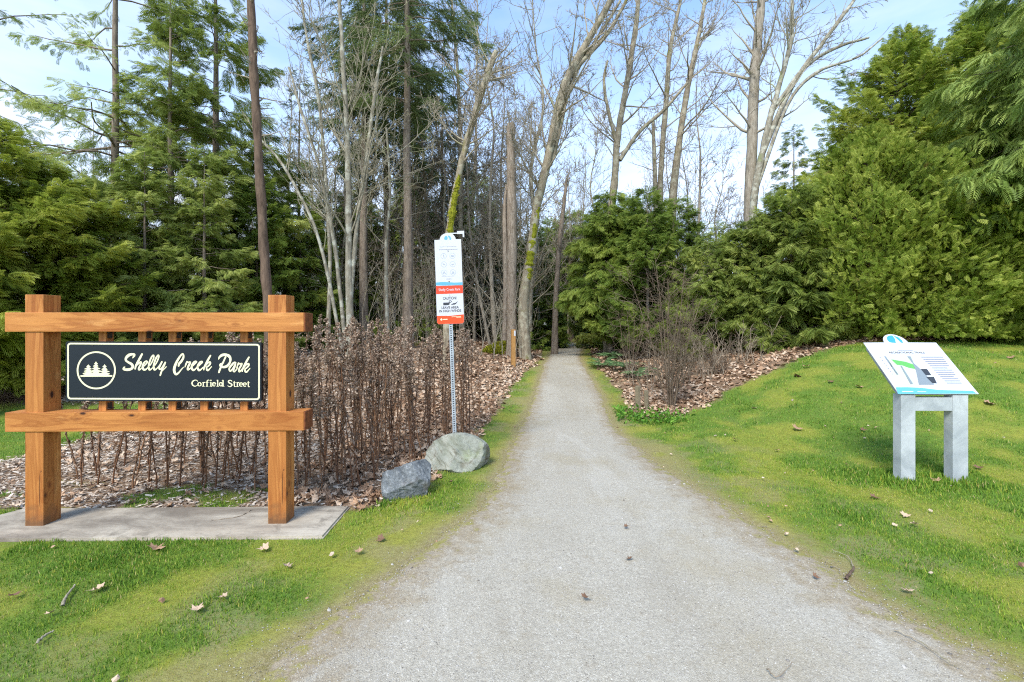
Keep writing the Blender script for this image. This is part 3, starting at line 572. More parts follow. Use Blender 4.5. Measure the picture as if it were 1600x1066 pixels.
# ------------------------------------------------------------------ information pedestal
PYD = 4.37; PS = FPX / PYD; pz = lambda v: EYE - (v - HZ) / PS
g0 = float(H(X(1460, PYD), PYD))
ped = empty('information_pedestal', (X(1465, PYD), PYD, 0), 'white trail map panel tilted on a grey square-legged metal stand in the lawn', 'information stand')
ex = lambda u: (u - 1465) / PS
for u0, u1 in ((1408, 1430.5), (1489, 1513)):
    MB().box((ex(u0), 0, -.15), (ex(u1), .095, pz(617)), .003).obj('leg', M['pedestal'], ped)
MB().box((ex(1430.5) - .002, .006, pz(642.5)), (ex(1489) + .002, .09, pz(621.5)), .003).obj('crossbar', M['pedestal'], ped)
# tilted panel: local frame at front edge; x across, y up the slope
slope = math.atan2(pz(616) * 0 + (EYE - 25 / (FPX / 4.81)) - pz(615), .44); Lp = math.hypot((EYE - 25 / (FPX / 4.81)) - pz(615), .44)
pw = 124.5 / PS
fr = MB(); fr.box((.035, .03, -.062), (pw - .035, Lp - .04, -.0065), .003); frame = fr.obj('panel_frame', M['pedestal'], ped, (ex(1403), -.012, pz(615.5)), (slope, 0, 0))
def pl(pts, z0, z1, m, name, parent):
    n = len(pts); A = [(x, y, z1) for x, y in pts]; B = [(x, y, z0) for x, y in pts]
    return MB().add(A, [list(range(n))]).add(B, [list(range(n))[::-1]]).add(A + B, [(i, (i + 1) % n, (i + 1) % n + n, i + n) for i in range(n)]).obj(name, m, parent)
tr = .123; out = [(0, 0), (pw, 0), (pw, Lp)] + [(pw * .455 + tr * math.cos(a), Lp + tr * .95 * math.sin(a)) for a in np.linspace(.02, math.pi - .02, 20)] + [(0, Lp)]
pb = pl(out, -.006, 0, M['white'], 'map_panel', ped); pb.location = frame.location; pb.rotation_euler = frame.rotation_euler
def dec(name, pts, m, h=.0008): return MB().ngon([(x * pw, y * Lp, h) for x, y in pts]).obj(name, m, pb)
def pq(X_, Y_):   # zoomed panel px (8x from 1340,520) -> panel fractions
    v = 520 + Y_ / 8; u = 1340 + X_ / 8
    # ray / tilted plane intersection
    zf, yf_ = pz(615.5), PYD - .012; ty = math.tan(slope); # z = zf + ty*(Y-yf_)
    k_ = (v - HZ) / FPX; Yp = (EYE - zf + ty * yf_) / (k_ + ty)
    xx = (u - CX) / FPX * Yp - (X(1465, PYD) + ex(1403)); return xx / pw, (Yp - yf_) / math.cos(slope) / Lp
def decz(name, pts, m, h=.0008): return dec(name, [pq(*p) for p in pts], m, h)
decz('blue_wave', [(475, 683), (620, 682), (800, 690), (1000, 715), (1200, 722), (1440, 728), (1490, 762), (505, 766)], M['blue'])
decz('trail_map', [(400, 295), (690, 295), (760, 655), (530, 650), (380, 345)], M['map_pale']) 
decz('map_green_area', [(420, 335), (520, 352), (600, 365), (700, 400), (720, 455), (640, 440), (560, 410), (490, 402)], M['map_green'], .0016)
decz('map_road', [(618, 295), (660, 297), (700, 380), (800, 470), (960, 650), (765, 652), (730, 480), (690, 390)], M['print_grey'], .0022)
decz('map_road', [(328, 295), (352, 295), (512, 525), (488, 527)], M['print_grey']); decz('map_trail', [(532, 415), (548, 415), (692, 640), (660, 645)], M['print_grey'], .003)
decz('map_photo', [(785, 455), (865, 455), (920, 533), (850, 533)], M['ink'], .003); decz('map_photo', [(852, 553), (950, 553), (990, 635), (930, 630)], M['ink'], .003)
for i in range(13):
    y0 = 300 + i * 27; x0 = 790 + i * 26.5; x1 = 1062 + i * 19.5 - (40 if i in (5, 9) else 0)
    decz('fine_print', [(x0, y0), (x1, y0), (x1 + 8, y0 + 12), (x0 + 8, y0 + 12)], M['ink_l'])
for i in range(7): decz('map_key', [(272 + i * 25, 308 + i * 34), (290 + i * 25, 308 + i * 34), (296 + i * 25, 318 + i * 34), (278 + i * 25, 318 + i * 34)], M['ink_l'])
fx, fy = pq(615, 250); text('panel_title', 'RECREATIONAL TRAILS', M['ink'], pb, .034, (fx * pw, fy * Lp, .0012), .0006, rot=(0, 0, 0), width=.36)
decz('fine_print', [(500, 216), (690, 216), (694, 224), (504, 224)], M['ink_l'])
cxp, cyp = pw * .455, Lp + .03
b = MB(); b.ngon([(cxp + .075 * math.cos(a), cyp + .07 * math.sin(a), .0012) for a in np.linspace(math.pi * .45, math.pi * 1.1, 12)] + [(cxp - .055, cyp - .03, .0012), (cxp - .01, cyp - .035, .0012), (cxp + .012, cyp + .02, .0012)])
b.ngon([(cxp + .02, cyp + .07, .0012), (cxp + .06, cyp + .045, .0012), (cxp + .075, cyp, .0012), (cxp + .065, cyp - .035, .0012), (cxp + .045, cyp - .03, .0012), (cxp + .035, cyp + .02, .0012)])
b.obj('round_logo', M['blue_d'], pb)
dec('footer_text', [(.06, .035), (.2, .035), (.2, .05), (.06, .05)], M['white'], .0016); dec('footer_text', [(.25, .035), (.36, .035), (.36, .045), (.25, .045)], M['white'], .0016)

# ------------------------------------------------------------------ boulders
def rock(name, loc, dims, seed, m, label, tilt=(0, 0, 0), cuts=9, lo=.5, hi=.85, rough=1.0):
    r = np.random.RandomState(seed); bm = bmesh.new(); bmesh.ops.create_icosphere(bm, subdivisions=6, radius=1)
    P = np.array([v.co[:] for v in bm.verts])
    for i in range(cuts):
        d = norm(r.randn(3)); h = r.uniform(lo, hi); w = .06 * (fbm(P[:, 0] * 2 + P[:, 2], P[:, 1] * 2 + P[:, 2] * 1.3, 1.6, i + seed) - .5); t = P @ d; P = P - np.maximum(t - h - w, 0)[:, None] * d * .97
    rid = lambda f, o: 1 - 2 * np.abs(fbm(P[:, 0] * 1.1 + P[:, 2] * .9, P[:, 1] - P[:, 2] * .8, f, o, 5) - .5)
    q = P + norm(P) * rough * (.16 * (rid(2.2, seed)[:, None] - .75) + .05 * (rid(7, seed + 3)[:, None] - .75))
    for v, p in zip(bm.verts, q): v.co = (p[0] * dims[0] / 2, p[1] * dims[1] / 2, p[2] * dims[2] / 2)
    o = MB().bm(bm).obj(name, m, None, loc, tilt, smooth=True); return tag(o, label, 'boulder')
x, y = unproj(713, 741); rock('boulder', (x, y + .24, .10), (.70, .56, .50), 2, M['rock_pale'], 'pale grey-green boulder, the larger, at the foot of the rules sign pole', (0, R(4), .3), cuts=9)
x, y = unproj(627, 787); rock('boulder', (x - .05, y + .17, .12), (.66, .46, .62), 22, M['rock_dark'], 'smaller bluish-grey angular boulder left of the pale boulder', (0, R(12), .2), cuts=12, lo=.4, hi=.75, rough=.7)
# ==== VEGETATION ====
def DO(k): return True
rng = np.random.RandomState(42)
# ------------------------------------------------------------------ spray templates (y along, z normal)
def tmpl_cedar(pairs=7, wid=.085, ang=38, droop=.22, spread=.42):
    V, F = [], []
    def leafq(p, d, L, w, zt):
        n = len(V); s_ = np.array([-d[1], d[0], 0]) * w * .5; m = p + d * L * .45 + [0, 0, .012]; e = p + d * L + [0, 0, zt]
        V.extend([p, m - s_, e, m + s_]); F.append((n, n + 1, n + 2, n + 3))
    for i in range(pairs):
        t = (i + .4) / pairs; p = np.array([0, t * .85, -droop * t * t]); L = spread * (math.sin(math.pi * (.18 + .74 * (1 - t))) ** .8)
        for s_ in (-1, 1):
            a = R(ang + 8 * (1 - t)); leafq(p + [0, s_ * .02, 0], np.array([s_ * math.sin(a), math.cos(a), 0]), L, wid, -.10 * L - .05)
    n = len(V); V.extend([(-.012, 0, 0), (.012, 0, 0), (.016, .6, -droop * .36), (-.016, .6, -droop * .36)]); F.append((n, n + 1, n + 2, n + 3))
    leafq(np.array([0, .6, -droop * .36]), np.array([0, 1, 0.]), .42, wid, -.14)
    return np.array(V, float), np.array(F)
def tmpl_fir(seed=0, n=12):
    r = np.random.RandomState(seed); V, F = [], []
    for i in range(n):
        t = (i + .5) / n; az = r.choice([-1, 1]) * r.uniform(.2, 1.35); L = .34 * (1 - .55 * t) * r.uniform(.7, 1.2); w = .055
        p = np.array([0, t * .85, -.10 * t * t]); d = norm(np.array([math.sin(az), 1.0, .35 * r.randn()])); sd_ = norm(np.cross(d, [0, 0, 1])) * w * .5
        k = len(V); V.extend([p, p + d * L * .5 - sd_, p + d * L, p + d * L * .5 + sd_]); F.append((k, k + 1, k + 2, k + 3))
    k = len(V); V.extend([(-.02, 0, 0), (.02, 0, 0), (.03, .7, -.05), (0, 1.05, -.1)]); F.append((k, k + 1, k + 2, k + 3))
    return np.array(V, float), np.array(F)
T_CED = tmpl_cedar(8, .065); T_CEDS = tmpl_cedar(6, .085, 40, .1, .42); T_CEDL = tmpl_cedar(11, .055, 36, .34, .40); T_FIR = tmpl_fir(1)
def lerp_poly(P, t):
    n = P.shape[1]; f = np.clip(t, 0, .9999) * (n - 1); i = f.astype(int); w = (f - i)[:, None]; b = np.arange(len(t))
    return P[b, i] * (1 - w) + P[b, i + 1] * w
def conifer(name, seed, Hh, prof, nb, spb, T, ss, z0, tr, droop=.35, elev=.15, up=.0, lat=.38, mfol='cedar', mbark='bark_fir', lean=(0, 0), smin=.2, flat=.5, trunk_top=1.0, gap=0, hang=.4):
    """returns [(part name, mesh)]: trunk with limbs, and crown"""
    r = np.random.RandomState(seed)
    tz = np.linspace(0, 1, 12); wob = np.cumsum(r.randn(12, 2) * .012 * Hh / 12, 0)
    TP = np.stack([lean[0] * tz + wob[:, 0], lean[1] * tz + wob[:, 1], Hh * trunk_top * tz - .15], -1)
    TR = tr * (1 - tz * .92); TR[0] *= 1.25
    V1, F1 = tubes(TP, TR, 9)
    h = np.sort(r.uniform(0, 1, nb)); 
    if gap: h = np.clip(np.round(h * gap) / gap + r.randn(nb) * .12 / gap, 0, 1)
    zb = z0 + (Hh - z0) * h; L = prof(h) * r.uniform(.55, 1.12, nb) + .05; az = np.arange(nb) * 2.399 + r.randn(nb) * .5
    s_ = np.linspace(0, 1, 7); el = elev + .5 * h ** 2 + r.randn(nb) * .1
    root = np.stack([np.interp(zb / Hh, tz, TP[:, 0]), np.interp(zb / Hh, tz, TP[:, 1]), zb], -1)
    kink = r.randn(nb, 7, 3) * .02 * L[:, None, None]; kink[:, 0] = 0
    P = root[:, None] + np.stack([np.cos(az)[:, None] * L[:, None] * s_, np.sin(az)[:, None] * L[:, None] * s_, L[:, None] * (el[:, None] * s_ - droop * s_ ** 2 + up * s_ ** 4)], -1) + np.cumsum(kink, 1)
    V2, F2 = tubes(P[:, :6], np.clip(L[:, None] * .012, .006, .05) * (1 - s_[None, :6] * .8), 4)
    # sprays
    b = np.repeat(np.arange(nb), np.maximum(3, (spb * L / max(L.mean(), .01)).astype(int))); n = len(b)
    s1 = smin + (1 - smin) * r.uniform(0, 1, n) ** .75; p = lerp_poly(P[b], s1); tg = norm(lerp_poly(P[b], np.minimum(s1 + .08, .999)) - lerp_poly(P[b], s1 - .08))
    side = r.choice([-1, 1], n); la = norm(np.cross(tg, [0, 0, 1.])) * side[:, None]; q = r.uniform(0, 1, n) ** .8; wl = lat * L[b] * (1.1 - s1) + .5 * ss
    dirh = norm(tg * .75 + la * (.25 + q[:, None] * .6))
    p = p + dirh * (q * wl)[:, None] * .9; p[:, 2] -= hang * (q ** 2) * wl + r.uniform(0, .25, n) * ss
    d = norm(dirh + r.randn(n, 3) * .22 + np.array([0, 0, -.25 - hang * .5]) * r.uniform(0, 1.3, n)[:, None])
    nm = norm(np.array([0, 0, 1.]) + r.randn(n, 3) * flat)
    sc = ss * r.uniform(.65, 1.25, n) * (.75 + .35 * (1 - h[b]))
    V, F = stamp(T[0], T[1], p, d, nm, sc)
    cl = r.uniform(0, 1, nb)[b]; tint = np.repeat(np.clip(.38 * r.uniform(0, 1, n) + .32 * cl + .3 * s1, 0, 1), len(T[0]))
    return [('trunk', mesh('trunk', np.vstack([V1, V2]), np.vstack([F1, F2 + len(V1)]), M[mbark], smooth=True)), ('crown', mesh('crown', V, F, M[mfol], tint=tint))]
def shell(name, seed, Hh, rad, n, T, ss, mfol, lump=.18, z0=.05, vert=.6, depth=.45, tr=.08, shape=None):
    """dense clothed-to-the-ground evergreen: sprays fill the outer part of a lumpy solid"""
    r = np.random.RandomState(seed); az = r.uniform(0, 2 * np.pi, n); t = r.uniform(0, 1, n) ** 1.15
    prof = shape(t) if shape else np.minimum(1, .82 + t * .6) * (1 - t ** 2.2) ** .8
    lmp = 1 + lump * 2 * (fbm(az * 2.2 * rad, t * Hh * 1.1, 1.0, seed % 50) - .5) + lump * (vnoise(az * 4, t * Hh * 3, 1.0, seed % 37) - .5)
    q = 1 - depth * r.uniform(0, 1, n) ** 1.6; q = q * (1 + .16 * (r.uniform(0, 1, n) < .12) * r.uniform(0, 1, n)); rr_ = rad * prof * lmp * q + .03
    p = np.stack([np.cos(az) * rr_, np.sin(az) * rr_, z0 + t * (Hh - z0)], -1)
    out = np.stack([np.cos(az), np.sin(az), .15 + vert * (.4 + t)], -1)
    d = norm(out + r.randn(n, 3) * .55); nm = norm(np.stack([-np.sin(az), np.cos(az), 0 * az], -1) * r.choice([-1, 1], n)[:, None] * .7 + r.randn(n, 3) * .55 + [0, 0, .5])
    V, F = stamp(T[0], T[1], p, d, nm, ss * r.uniform(.6, 1.3, n))
    tint = np.repeat(np.clip(.5 * r.uniform(0, 1, n) + .5 * (fbm(az * 5 * rad, t * Hh * 4, 1.0, seed % 41) - .5) + .55 * (q - (1 - depth)) / depth * .9 - .08, 0, 1), len(T[0]))  # shaded gaps between sprays are painted in by tint clumps, inner sprays darker
    tz = np.linspace(0, 1, 8); V1, F1 = tubes(np.stack([0 * tz, 0 * tz, tz * Hh * .96 - .1], -1), tr * (1 - .9 * tz), 7)
    # inner limbs
    nb = 60; a = r.uniform(0, 6.28, nb); h = r.uniform(.03, .9, nb); s_ = np.linspace(0, 1, 4); L = rad * (1 - h ** 2) * .8
    P = np.stack([np.cos(a)[:, None] * L[:, None] * s_, np.sin(a)[:, None] * L[:, None] * s_, (h * Hh)[:, None] + L[:, None] * s_ * .6], -1); V2, F2 = tubes(P, np.full((nb, 4), .012), 4)
    return [('trunk', mesh('trunk', np.vstack([V1, V2]), np.vstack([F1, F2 + len(V1)]), M['bark_red'], smooth=True)), ('crown', mesh('crown', V, F, M[mfol], tint=tint))]
def plant(parts, name, loc, label, cat, group=None, rz=0, sc=1):
    e_ = empty(name, loc, label, cat, group, rz, sc)
    for n, me in parts: obj(n, me, e_)
    return e_
# ------------------------------------------------------------------ bare trees
def grow(r, P, Rd, nch, t0, t1, ang, lenf, up, wig, npts, rf=.6, rmin=.004, Lp=None, bias=None, taper=.85):
    B, n, _ = P.shape; L = np.linalg.norm(np.diff(P, axis=1), axis=2).sum(1); par = r.choice(B, nch, p=L / L.sum())
    t = r.uniform(t0, t1, nch); p = lerp_poly(P[par], t); tg = norm(lerp_poly(P[par], np.minimum(t + .1, .999)) - lerp_poly(P[par], np.maximum(t - .1, 0)))
    f = t * (n - 1); i = np.minimum(f.astype(int), n - 2); rad = Rd[par, i] * (1 - (f - i)) + Rd[par, i + 1] * (f - i)
    pe = norm(np.cross(tg, r.randn(nch, 3) + (0 if bias is None else np.array(bias)))); a = np.abs(r.normal(ang, ang * .25, nch))[:, None]
    d = norm(tg * np.cos(a) + pe * np.sin(a)); ln = lenf * (L[par] if Lp is None else Lp) * (1.05 - .6 * t) * r.uniform(.55, 1.2, nch)
    Q = [p]; stp = (ln / (npts - 1))[:, None]
    for k in range(npts - 1):
        d = norm(d + r.randn(nch, 3) * wig + [0, 0, up]); Q.append(Q[-1] + d * stp)
    Q = np.stack(Q, 1); r0 = np.maximum(rad * rf * r.uniform(.6, 1, nch), rmin * 1.3); RR = r0[:, None] * (1 - taper * np.linspace(0, 1, npts)); return Q, np.maximum(RR, rmin * .55)
def bare(seed, trunks, radii, c1=18, c2=90, c3=320, c4=900, l1=.34, l2=.42, l3=.42, l4=.3, ang=.85, up=.06, wig=.16, rmin=.0055, t0=.3, mt='bark_moss', mb='twig', spur=True):
    r = np.random.RandomState(seed); out = []; tp = []
    for P, Rr in zip(trunks, radii):
        P = np.array(P, float); C = catmull(P, 5); rr_ = np.interp(np.linspace(0, 1, len(C)), np.linspace(0, 1, len(Rr)), Rr)
        C = C + np.cumsum(r.randn(*C.shape), 0) * .006; V, F = tubes(C, rr_ * (1 + .06 * r.randn(len(C))), 9); out.append((V, F)); tp.append((C, rr_))
    n = max(len(c) for c, _ in tp); PP = np.stack([np.stack([np.interp(np.linspace(0, 1, n), np.linspace(0, 1, len(c)), c[:, j]) for j in range(3)], -1) for c, _ in tp]); RR = np.stack([np.interp(np.linspace(0, 1, n), np.linspace(0, 1, len(q)), q) for _, q in tp])
    def join(l): k = 0; Vs, Fs = [], []; [(Vs.append(v), Fs.append(f + sum(len(x) for x in Vs[:-1]))) for v, f in l]; return np.vstack(Vs), np.vstack(Fs)
    tr_ = join(out); bl = []
    A, AR = grow(r, PP, RR, int(c1 * 1.4), t0, .97, ang, l1 * 1.2, up, wig * .7, 8, .36, rmin * 1.5); bl.append(tubes(A, AR, 5))
    B_, BR = grow(r, A, AR, int(c2 * 1.7), .15, .98, ang * .9, l2 * 1.15, up, wig, 6, .55, rmin * 1.1); bl.append(tubes(B_, BR, 4))
    if c3: C_, CR = grow(r, np.concatenate([B_]), BR, int(c3 * 1.9), .1, .98, ang * .85, l3 * 1.15, up * .6, wig * 1.2, 5, .65, rmin); bl.append(tubes(C_, CR, 3))
    if c4:
        D_, DR = grow(r, C_, CR, int(c4 * 1.5), .1, 1, ang, l4, 0, wig * 1.4, 3, .8, rmin * .8); bl.append(tubes(D_, DR, 3))
        if spur: E_, ER = grow(r, B_, BR, c4 // 2, .1, 1, 1.0, 1, .1, .3, 3, .9, rmin * 1.5, Lp=np.full(c4 // 2, .16)); bl.append(tubes(E_, ER, 3))
    bv = join(bl)
    if not c3: return [('trunk', mesh('trunk', *join([tr_, bv]), M[mt], smooth=True))]
    return [('trunk', mesh('trunk', *tr_, M[mt], smooth=True)), ('branches', mesh('branches', *bv, M[mb], smooth=True))]
def pix_tree(name, seed, Y, lines, label, cat, group=None, dy=None, **k):
    """lines: list of [(u, v, width px), ...] from the base up"""
    s0 = FPX / Y; u0, v0, _ = lines[0][0]; x0 = X(u0, Y); g = float(H(x0, Y)); rr_ = random.Random(seed)
    tr, rad = [], []
    for li_, ln in enumerate(lines):
        y = 0; P = []
        for j, (u, v, w) in enumerate(ln):
            y_ = (dy[li_] if dy else 0) * j / max(1, len(ln) - 1); sc = (Y + y_)
            z = Z(v, sc) - g
            if li_ == 0 and j == 0: z = -.15
            P.append((X(u, sc) - x0, y_, z))
        tr.append(P); rad.append([w / 2 / s0 for _, _, w in ln])
    return plant(bare(seed, tr, rad, **k), name, (x0, Y, g), label, cat, group)

def moss_on(t, Y, pts, seed):
    x0, _, g = t.location; s0 = FPX / Y; r = np.random.RandomState(seed); C = catmull([(X(u, Y) - x0, Z(v, Y) - g, w / 2 / s0) for u, v, w in pts], 8); P = np.stack([C[:, 0], C[:, 0] * 0 - .055, C[:, 1]], -1)
    rad = C[:, 2] * (1 + .14 * r.randn(len(C))); rad[0] *= .3; rad[-1] *= .3; V, F = tubes(P, rad, 9); V = V + r.randn(*V.shape) * .006
    n = 900; q = V[r.randint(0, len(V), n)] + r.randn(n, 3) * .012; TV = np.array([(-.3, 0, 0), (.3, 0, 0), (0, 1, .1)]); V2, F2 = stamp(TV, np.array([(0, 1, 2)]), q, norm(r.randn(n, 3) + [0, -.6, 0]), norm(r.randn(n, 3)), r.uniform(.02, .05, n))
    obj('moss', mesh('moss', np.vstack([V, V2]), [F, F2 + len(V)], M['mossy'], tint=np.r_[np.full(len(V), .3), np.repeat(r.uniform(0, 1, n), 3)]), t)
if DO('trees'):
    # the big bare trees over the path
    t_ = pix_tree('bare_maple_tree', 3, 14, [[(821, 532, 21), (818, 470, 16), (829, 400, 15), (838, 330, 13), (852, 270, 14), (868, 190, 14), (884, 130, 14), (905, 85, 12), (940, 25, 10), (965, -20, 8), (985, -60, 5)], [(852, 270, 8), (866, 235, 7), (885, 150, 6), (905, 100, 5), (935, 50, 5), (965, 0, 4)], [(890, 120, 9), (915, 90, 7), (950, 50, 6), (975, 10, 5), (995, -30, 4)]], 'tall leaning bare maple with moss on its lower trunk, left of the path bend', 'maple tree', t0=.35, c1=34, c2=150, c3=520, c4=1500, l1=.20)
    moss_on(t_, 14, [(825, 440, 11), (828, 405, 12), (833, 370, 11), (839, 325, 9), (846, 295, 7)], 1)
    t_ = pix_tree('broken_bare_tree', 5, 11.5, [[(699, 525, 17), (701, 440, 14), (705, 350, 12), (715, 285, 11), (727, 230, 11), (742, 175, 11), (757, 125, 10), (774, 82, 8)]], 'mossy leaning bare tree with a broken top behind the rules sign', 'bare tree', t0=.5, c1=16, c2=90, c3=300, c4=700, l1=.26, ang=1.1)
    moss_on(t_, 11.5, [(702, 400, 11), (705, 350, 10), (711, 310, 9), (718, 275, 6)], 2)
    s_ = pix_tree('standing_dead_trunk', 7, 14.2, [[(799, 535, 19), (799, 440, 16), (800, 340, 15), (799, 250, 14), (799, 196, 13)], [(788, 532, 9), (789, 440, 8), (787, 340, 7), (790, 290, 3)]], 'branchless dead trunk with a flat broken top, tallest snag left of the path', 'dead tree', mt='bark_snag', c1=5, c2=6, c3=0, c4=0, l1=.05, t0=.3)
    pix_tree('bare_alder_tree', 9, 16, [[(950, 520, 14), (948, 400, 13), (955, 330, 12), (962, 270, 11), (967, 210, 10), (978, 140, 9), (990, 70, 8), (997, 10, 7), (1003, -50, 5)], [(966, 230, 7), (952, 180, 5), (944, 130, 5), (950, 95, 3)], [(968, 250, 7), (1000, 205, 6), (1040, 170, 5), (1075, 130, 4)]], 'bare mossy tree with a stubby side limb behind the dark cedars right of the path', 'bare tree', t0=.4, c1=34, c2=150, c3=520, c4=1400, l1=.22)
    pix_tree('bare_alder_tree', 13, 18, [[(1048, 520, 15), (1048, 390, 14), (1052, 300, 12), (1060, 230, 10), (1072, 150, 9), (1084, 90, 8), (1096, 30, 6), (1108, -40, 4)], [(1040, 520, 9), (1033, 330, 9), (1034, 250, 8), (1040, 170, 8), (1046, 90, 7), (1060, 20, 5), (1070, -30, 4)], [(1030, 520, 7), (1026, 330, 7), (1022, 240, 6), (1020, 190, 5)]], 'clump of three slender bare trunks above the cedars in the middle right', 'bare tree', t0=.4, c1=44, c2=200, c3=600, c4=1500, l1=.2)
    pix_tree('bare_cottonwood_tree', 15, 15, [[(1170, 530, 19), (1171, 400, 18), (1172, 320, 17), (1174, 230, 16), (1178, 130, 15), (1184, 50, 13), (1190, -10, 12), (1194, -80, 9)], ], 'thick straight bare trunk with lichen, tallest of the trees right of the path', 'bare tree', t0=.45, c1=22, c2=80, c3=300, c4=700, l1=.2, mt='bark_grey')
    pix_tree('bare_maple_tree', 17, 14.2, [[(1168, 530, 12), (1178, 330, 11), (1188, 260, 10), (1200, 205, 9), (1215, 150, 8), (1232, 90, 7), (1240, 40, 6), (1238, -20, 4)], [(1188, 250, 8), (1215, 180, 8), (1245, 120, 7), (1290, 60, 6), (1330, 5, 5), (1360, -40, 3)], [(1212, 165, 6), (1260, 105, 6), (1310, 75, 5), (1360, 60, 3)], [(1184, 290, 6), (1230, 165, 5), (1275, 115, 5), (1340, 90, 3), (1380, 60, 2.4)]], 'pale bare maple with long limbs reaching right over the hedge', 'maple tree', mt='bark_pale', mb='twig_pale', t0=.45, c1=30, c2=120, c3=420, c4=800, l1=.26, spur=False, ang=.6)
    # left side
    pix_tree('pale_bare_maple', 19, 10.5, [[(548, 560, 13), (546, 420, 11), (544, 300, 10), (540, 190, 8), (535, 90, 7), (530, 0, 5), (526, -60, 3)], [(546, 480, 8), (560, 330, 6), (577, 220, 6), (590, 130, 5), (600, 70, 3)], [(540, 540, 7), (522, 380, 6), (500, 260, 5), (470, 170, 4), (450, 100, 3)], [(535, 550, 6), (500, 380, 5), (450, 270, 4), (400, 210, 3)]], 'pale multi-stemmed bare maple right of the wooden sign', 'maple tree', mt='bark_pale', mb='twig_pale', t0=.2, c1=50, c2=220, c3=600, c4=900, l1=.28, ang=.6, spur=False)
    pix_tree('pale_bare_maple', 21, 12, [[(512, 560, 7), (516, 400, 6), (510, 280, 5), (498, 150, 5), (480, 60, 4), (470, -20, 3)], [(606, 560, 6), (604, 400, 5), (612, 300, 4), (606, 200, 3)]], 'thin pale bare saplings behind the multi-stemmed maple', 'maple tree', mt='bark_pale', mb='twig_pale', t0=.25, c1=36, c2=120, c3=300, c4=500, l1=.26, spur=False)
    pix_tree('leaning_dead_conifer', 23, 8.6, [[(420, 560, 15), (417, 460, 14.5), (408, 340, 14), (401, 220, 13.5), (396, 120, 13), (391, 20, 12), (388, -60, 11)]], 'tall reddish-brown leaning trunk with peeling bark behind the wooden sign', 'dead tree', mt='bark_red', c1=14, c2=20, c3=40, c4=0, l1=.06, t0=.5, ang=1.3)
    def cone(a, p=1.0): return lambda h: a * (1 - h) ** p
    # conifer prototypes
    def fir_prof(a): return lambda h: a * (1 - h) ** .75 * np.clip(.35 + h * 2.2, 0, 1)
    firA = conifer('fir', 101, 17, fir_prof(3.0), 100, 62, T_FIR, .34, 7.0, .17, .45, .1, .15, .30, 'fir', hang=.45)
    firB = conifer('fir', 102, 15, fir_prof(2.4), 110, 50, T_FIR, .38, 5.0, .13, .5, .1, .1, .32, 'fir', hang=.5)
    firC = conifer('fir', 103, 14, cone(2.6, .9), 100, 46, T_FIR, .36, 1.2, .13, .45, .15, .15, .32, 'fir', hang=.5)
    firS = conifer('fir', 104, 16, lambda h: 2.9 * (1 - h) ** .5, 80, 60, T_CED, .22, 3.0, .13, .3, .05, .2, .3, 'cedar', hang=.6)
    def put(p, name, u, Y, sc, label, cat, rz=0, group=None): return plant(p, name, ground(u, Y), label, cat, group, rz, sc)
    put(firA, 'douglas_fir_tree', 636, 14, 1.0, 'tall dark fir with a bare straight trunk, third trunk right of the pale maple', 'fir tree', 1)
    put(firA, 'douglas_fir_tree', 571, 15.5, .95, 'dark fir rising directly behind the pale multi-stemmed maple', 'fir tree', 3)
    put(firB, 'douglas_fir_tree', 606, 17.5, 1.15, 'thinner fir between the two dark firs', 'fir tree', 4.4)
    put(firB, 'douglas_fir_tree', 690, 21, .9, 'small fir behind the leaning broken tree', 'fir tree', 2)
    put(firC, 'spruce_tree', 468, 15, .66, 'small dark pointed fir between the reddish trunk and the pale maple', 'fir tree', .4)
    put(firC, 'spruce_tree', 762, 22, .62, 'small pointed fir just left of the dead flat-topped trunk', 'fir tree', 5)
    put(firC, 'spruce_tree', 670, 18, .42, 'low dark young fir directly behind the rules sign', 'fir tree', 2.2)
    put(firS, 'hemlock_tree', 178, 11.5, .92, 'tall sparse hemlock with bare drooping limbs against the sky, top left', 'hemlock tree', 1.1)
    put(firS, 'hemlock_tree', -40, 12, .9, 'sparse hemlock reaching into the picture at the far left edge', 'hemlock tree', 3.1)
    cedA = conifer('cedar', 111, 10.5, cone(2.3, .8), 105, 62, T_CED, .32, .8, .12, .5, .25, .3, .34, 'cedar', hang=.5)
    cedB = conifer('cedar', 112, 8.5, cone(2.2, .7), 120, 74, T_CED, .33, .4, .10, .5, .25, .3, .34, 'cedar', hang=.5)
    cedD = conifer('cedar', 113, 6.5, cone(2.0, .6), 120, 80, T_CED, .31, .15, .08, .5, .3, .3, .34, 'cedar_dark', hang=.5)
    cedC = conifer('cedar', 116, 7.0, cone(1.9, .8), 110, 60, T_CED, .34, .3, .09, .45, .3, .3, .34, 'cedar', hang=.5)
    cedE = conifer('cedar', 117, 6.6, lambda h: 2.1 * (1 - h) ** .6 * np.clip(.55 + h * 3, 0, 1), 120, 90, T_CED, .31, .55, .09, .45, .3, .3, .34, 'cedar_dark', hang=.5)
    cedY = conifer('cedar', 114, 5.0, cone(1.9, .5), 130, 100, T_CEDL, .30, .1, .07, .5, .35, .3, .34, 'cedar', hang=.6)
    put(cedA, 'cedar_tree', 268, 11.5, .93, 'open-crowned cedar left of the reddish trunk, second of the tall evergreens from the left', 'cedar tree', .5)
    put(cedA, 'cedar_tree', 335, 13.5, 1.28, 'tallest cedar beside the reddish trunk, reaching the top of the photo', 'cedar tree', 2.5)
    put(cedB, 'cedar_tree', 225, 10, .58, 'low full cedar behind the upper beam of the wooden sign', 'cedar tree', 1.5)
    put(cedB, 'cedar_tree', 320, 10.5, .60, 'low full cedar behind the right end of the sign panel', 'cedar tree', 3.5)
    put(cedB, 'cedar_tree', 130, 9.6, .5, 'low cedar just right of the left hedge', 'cedar tree', 4.5)
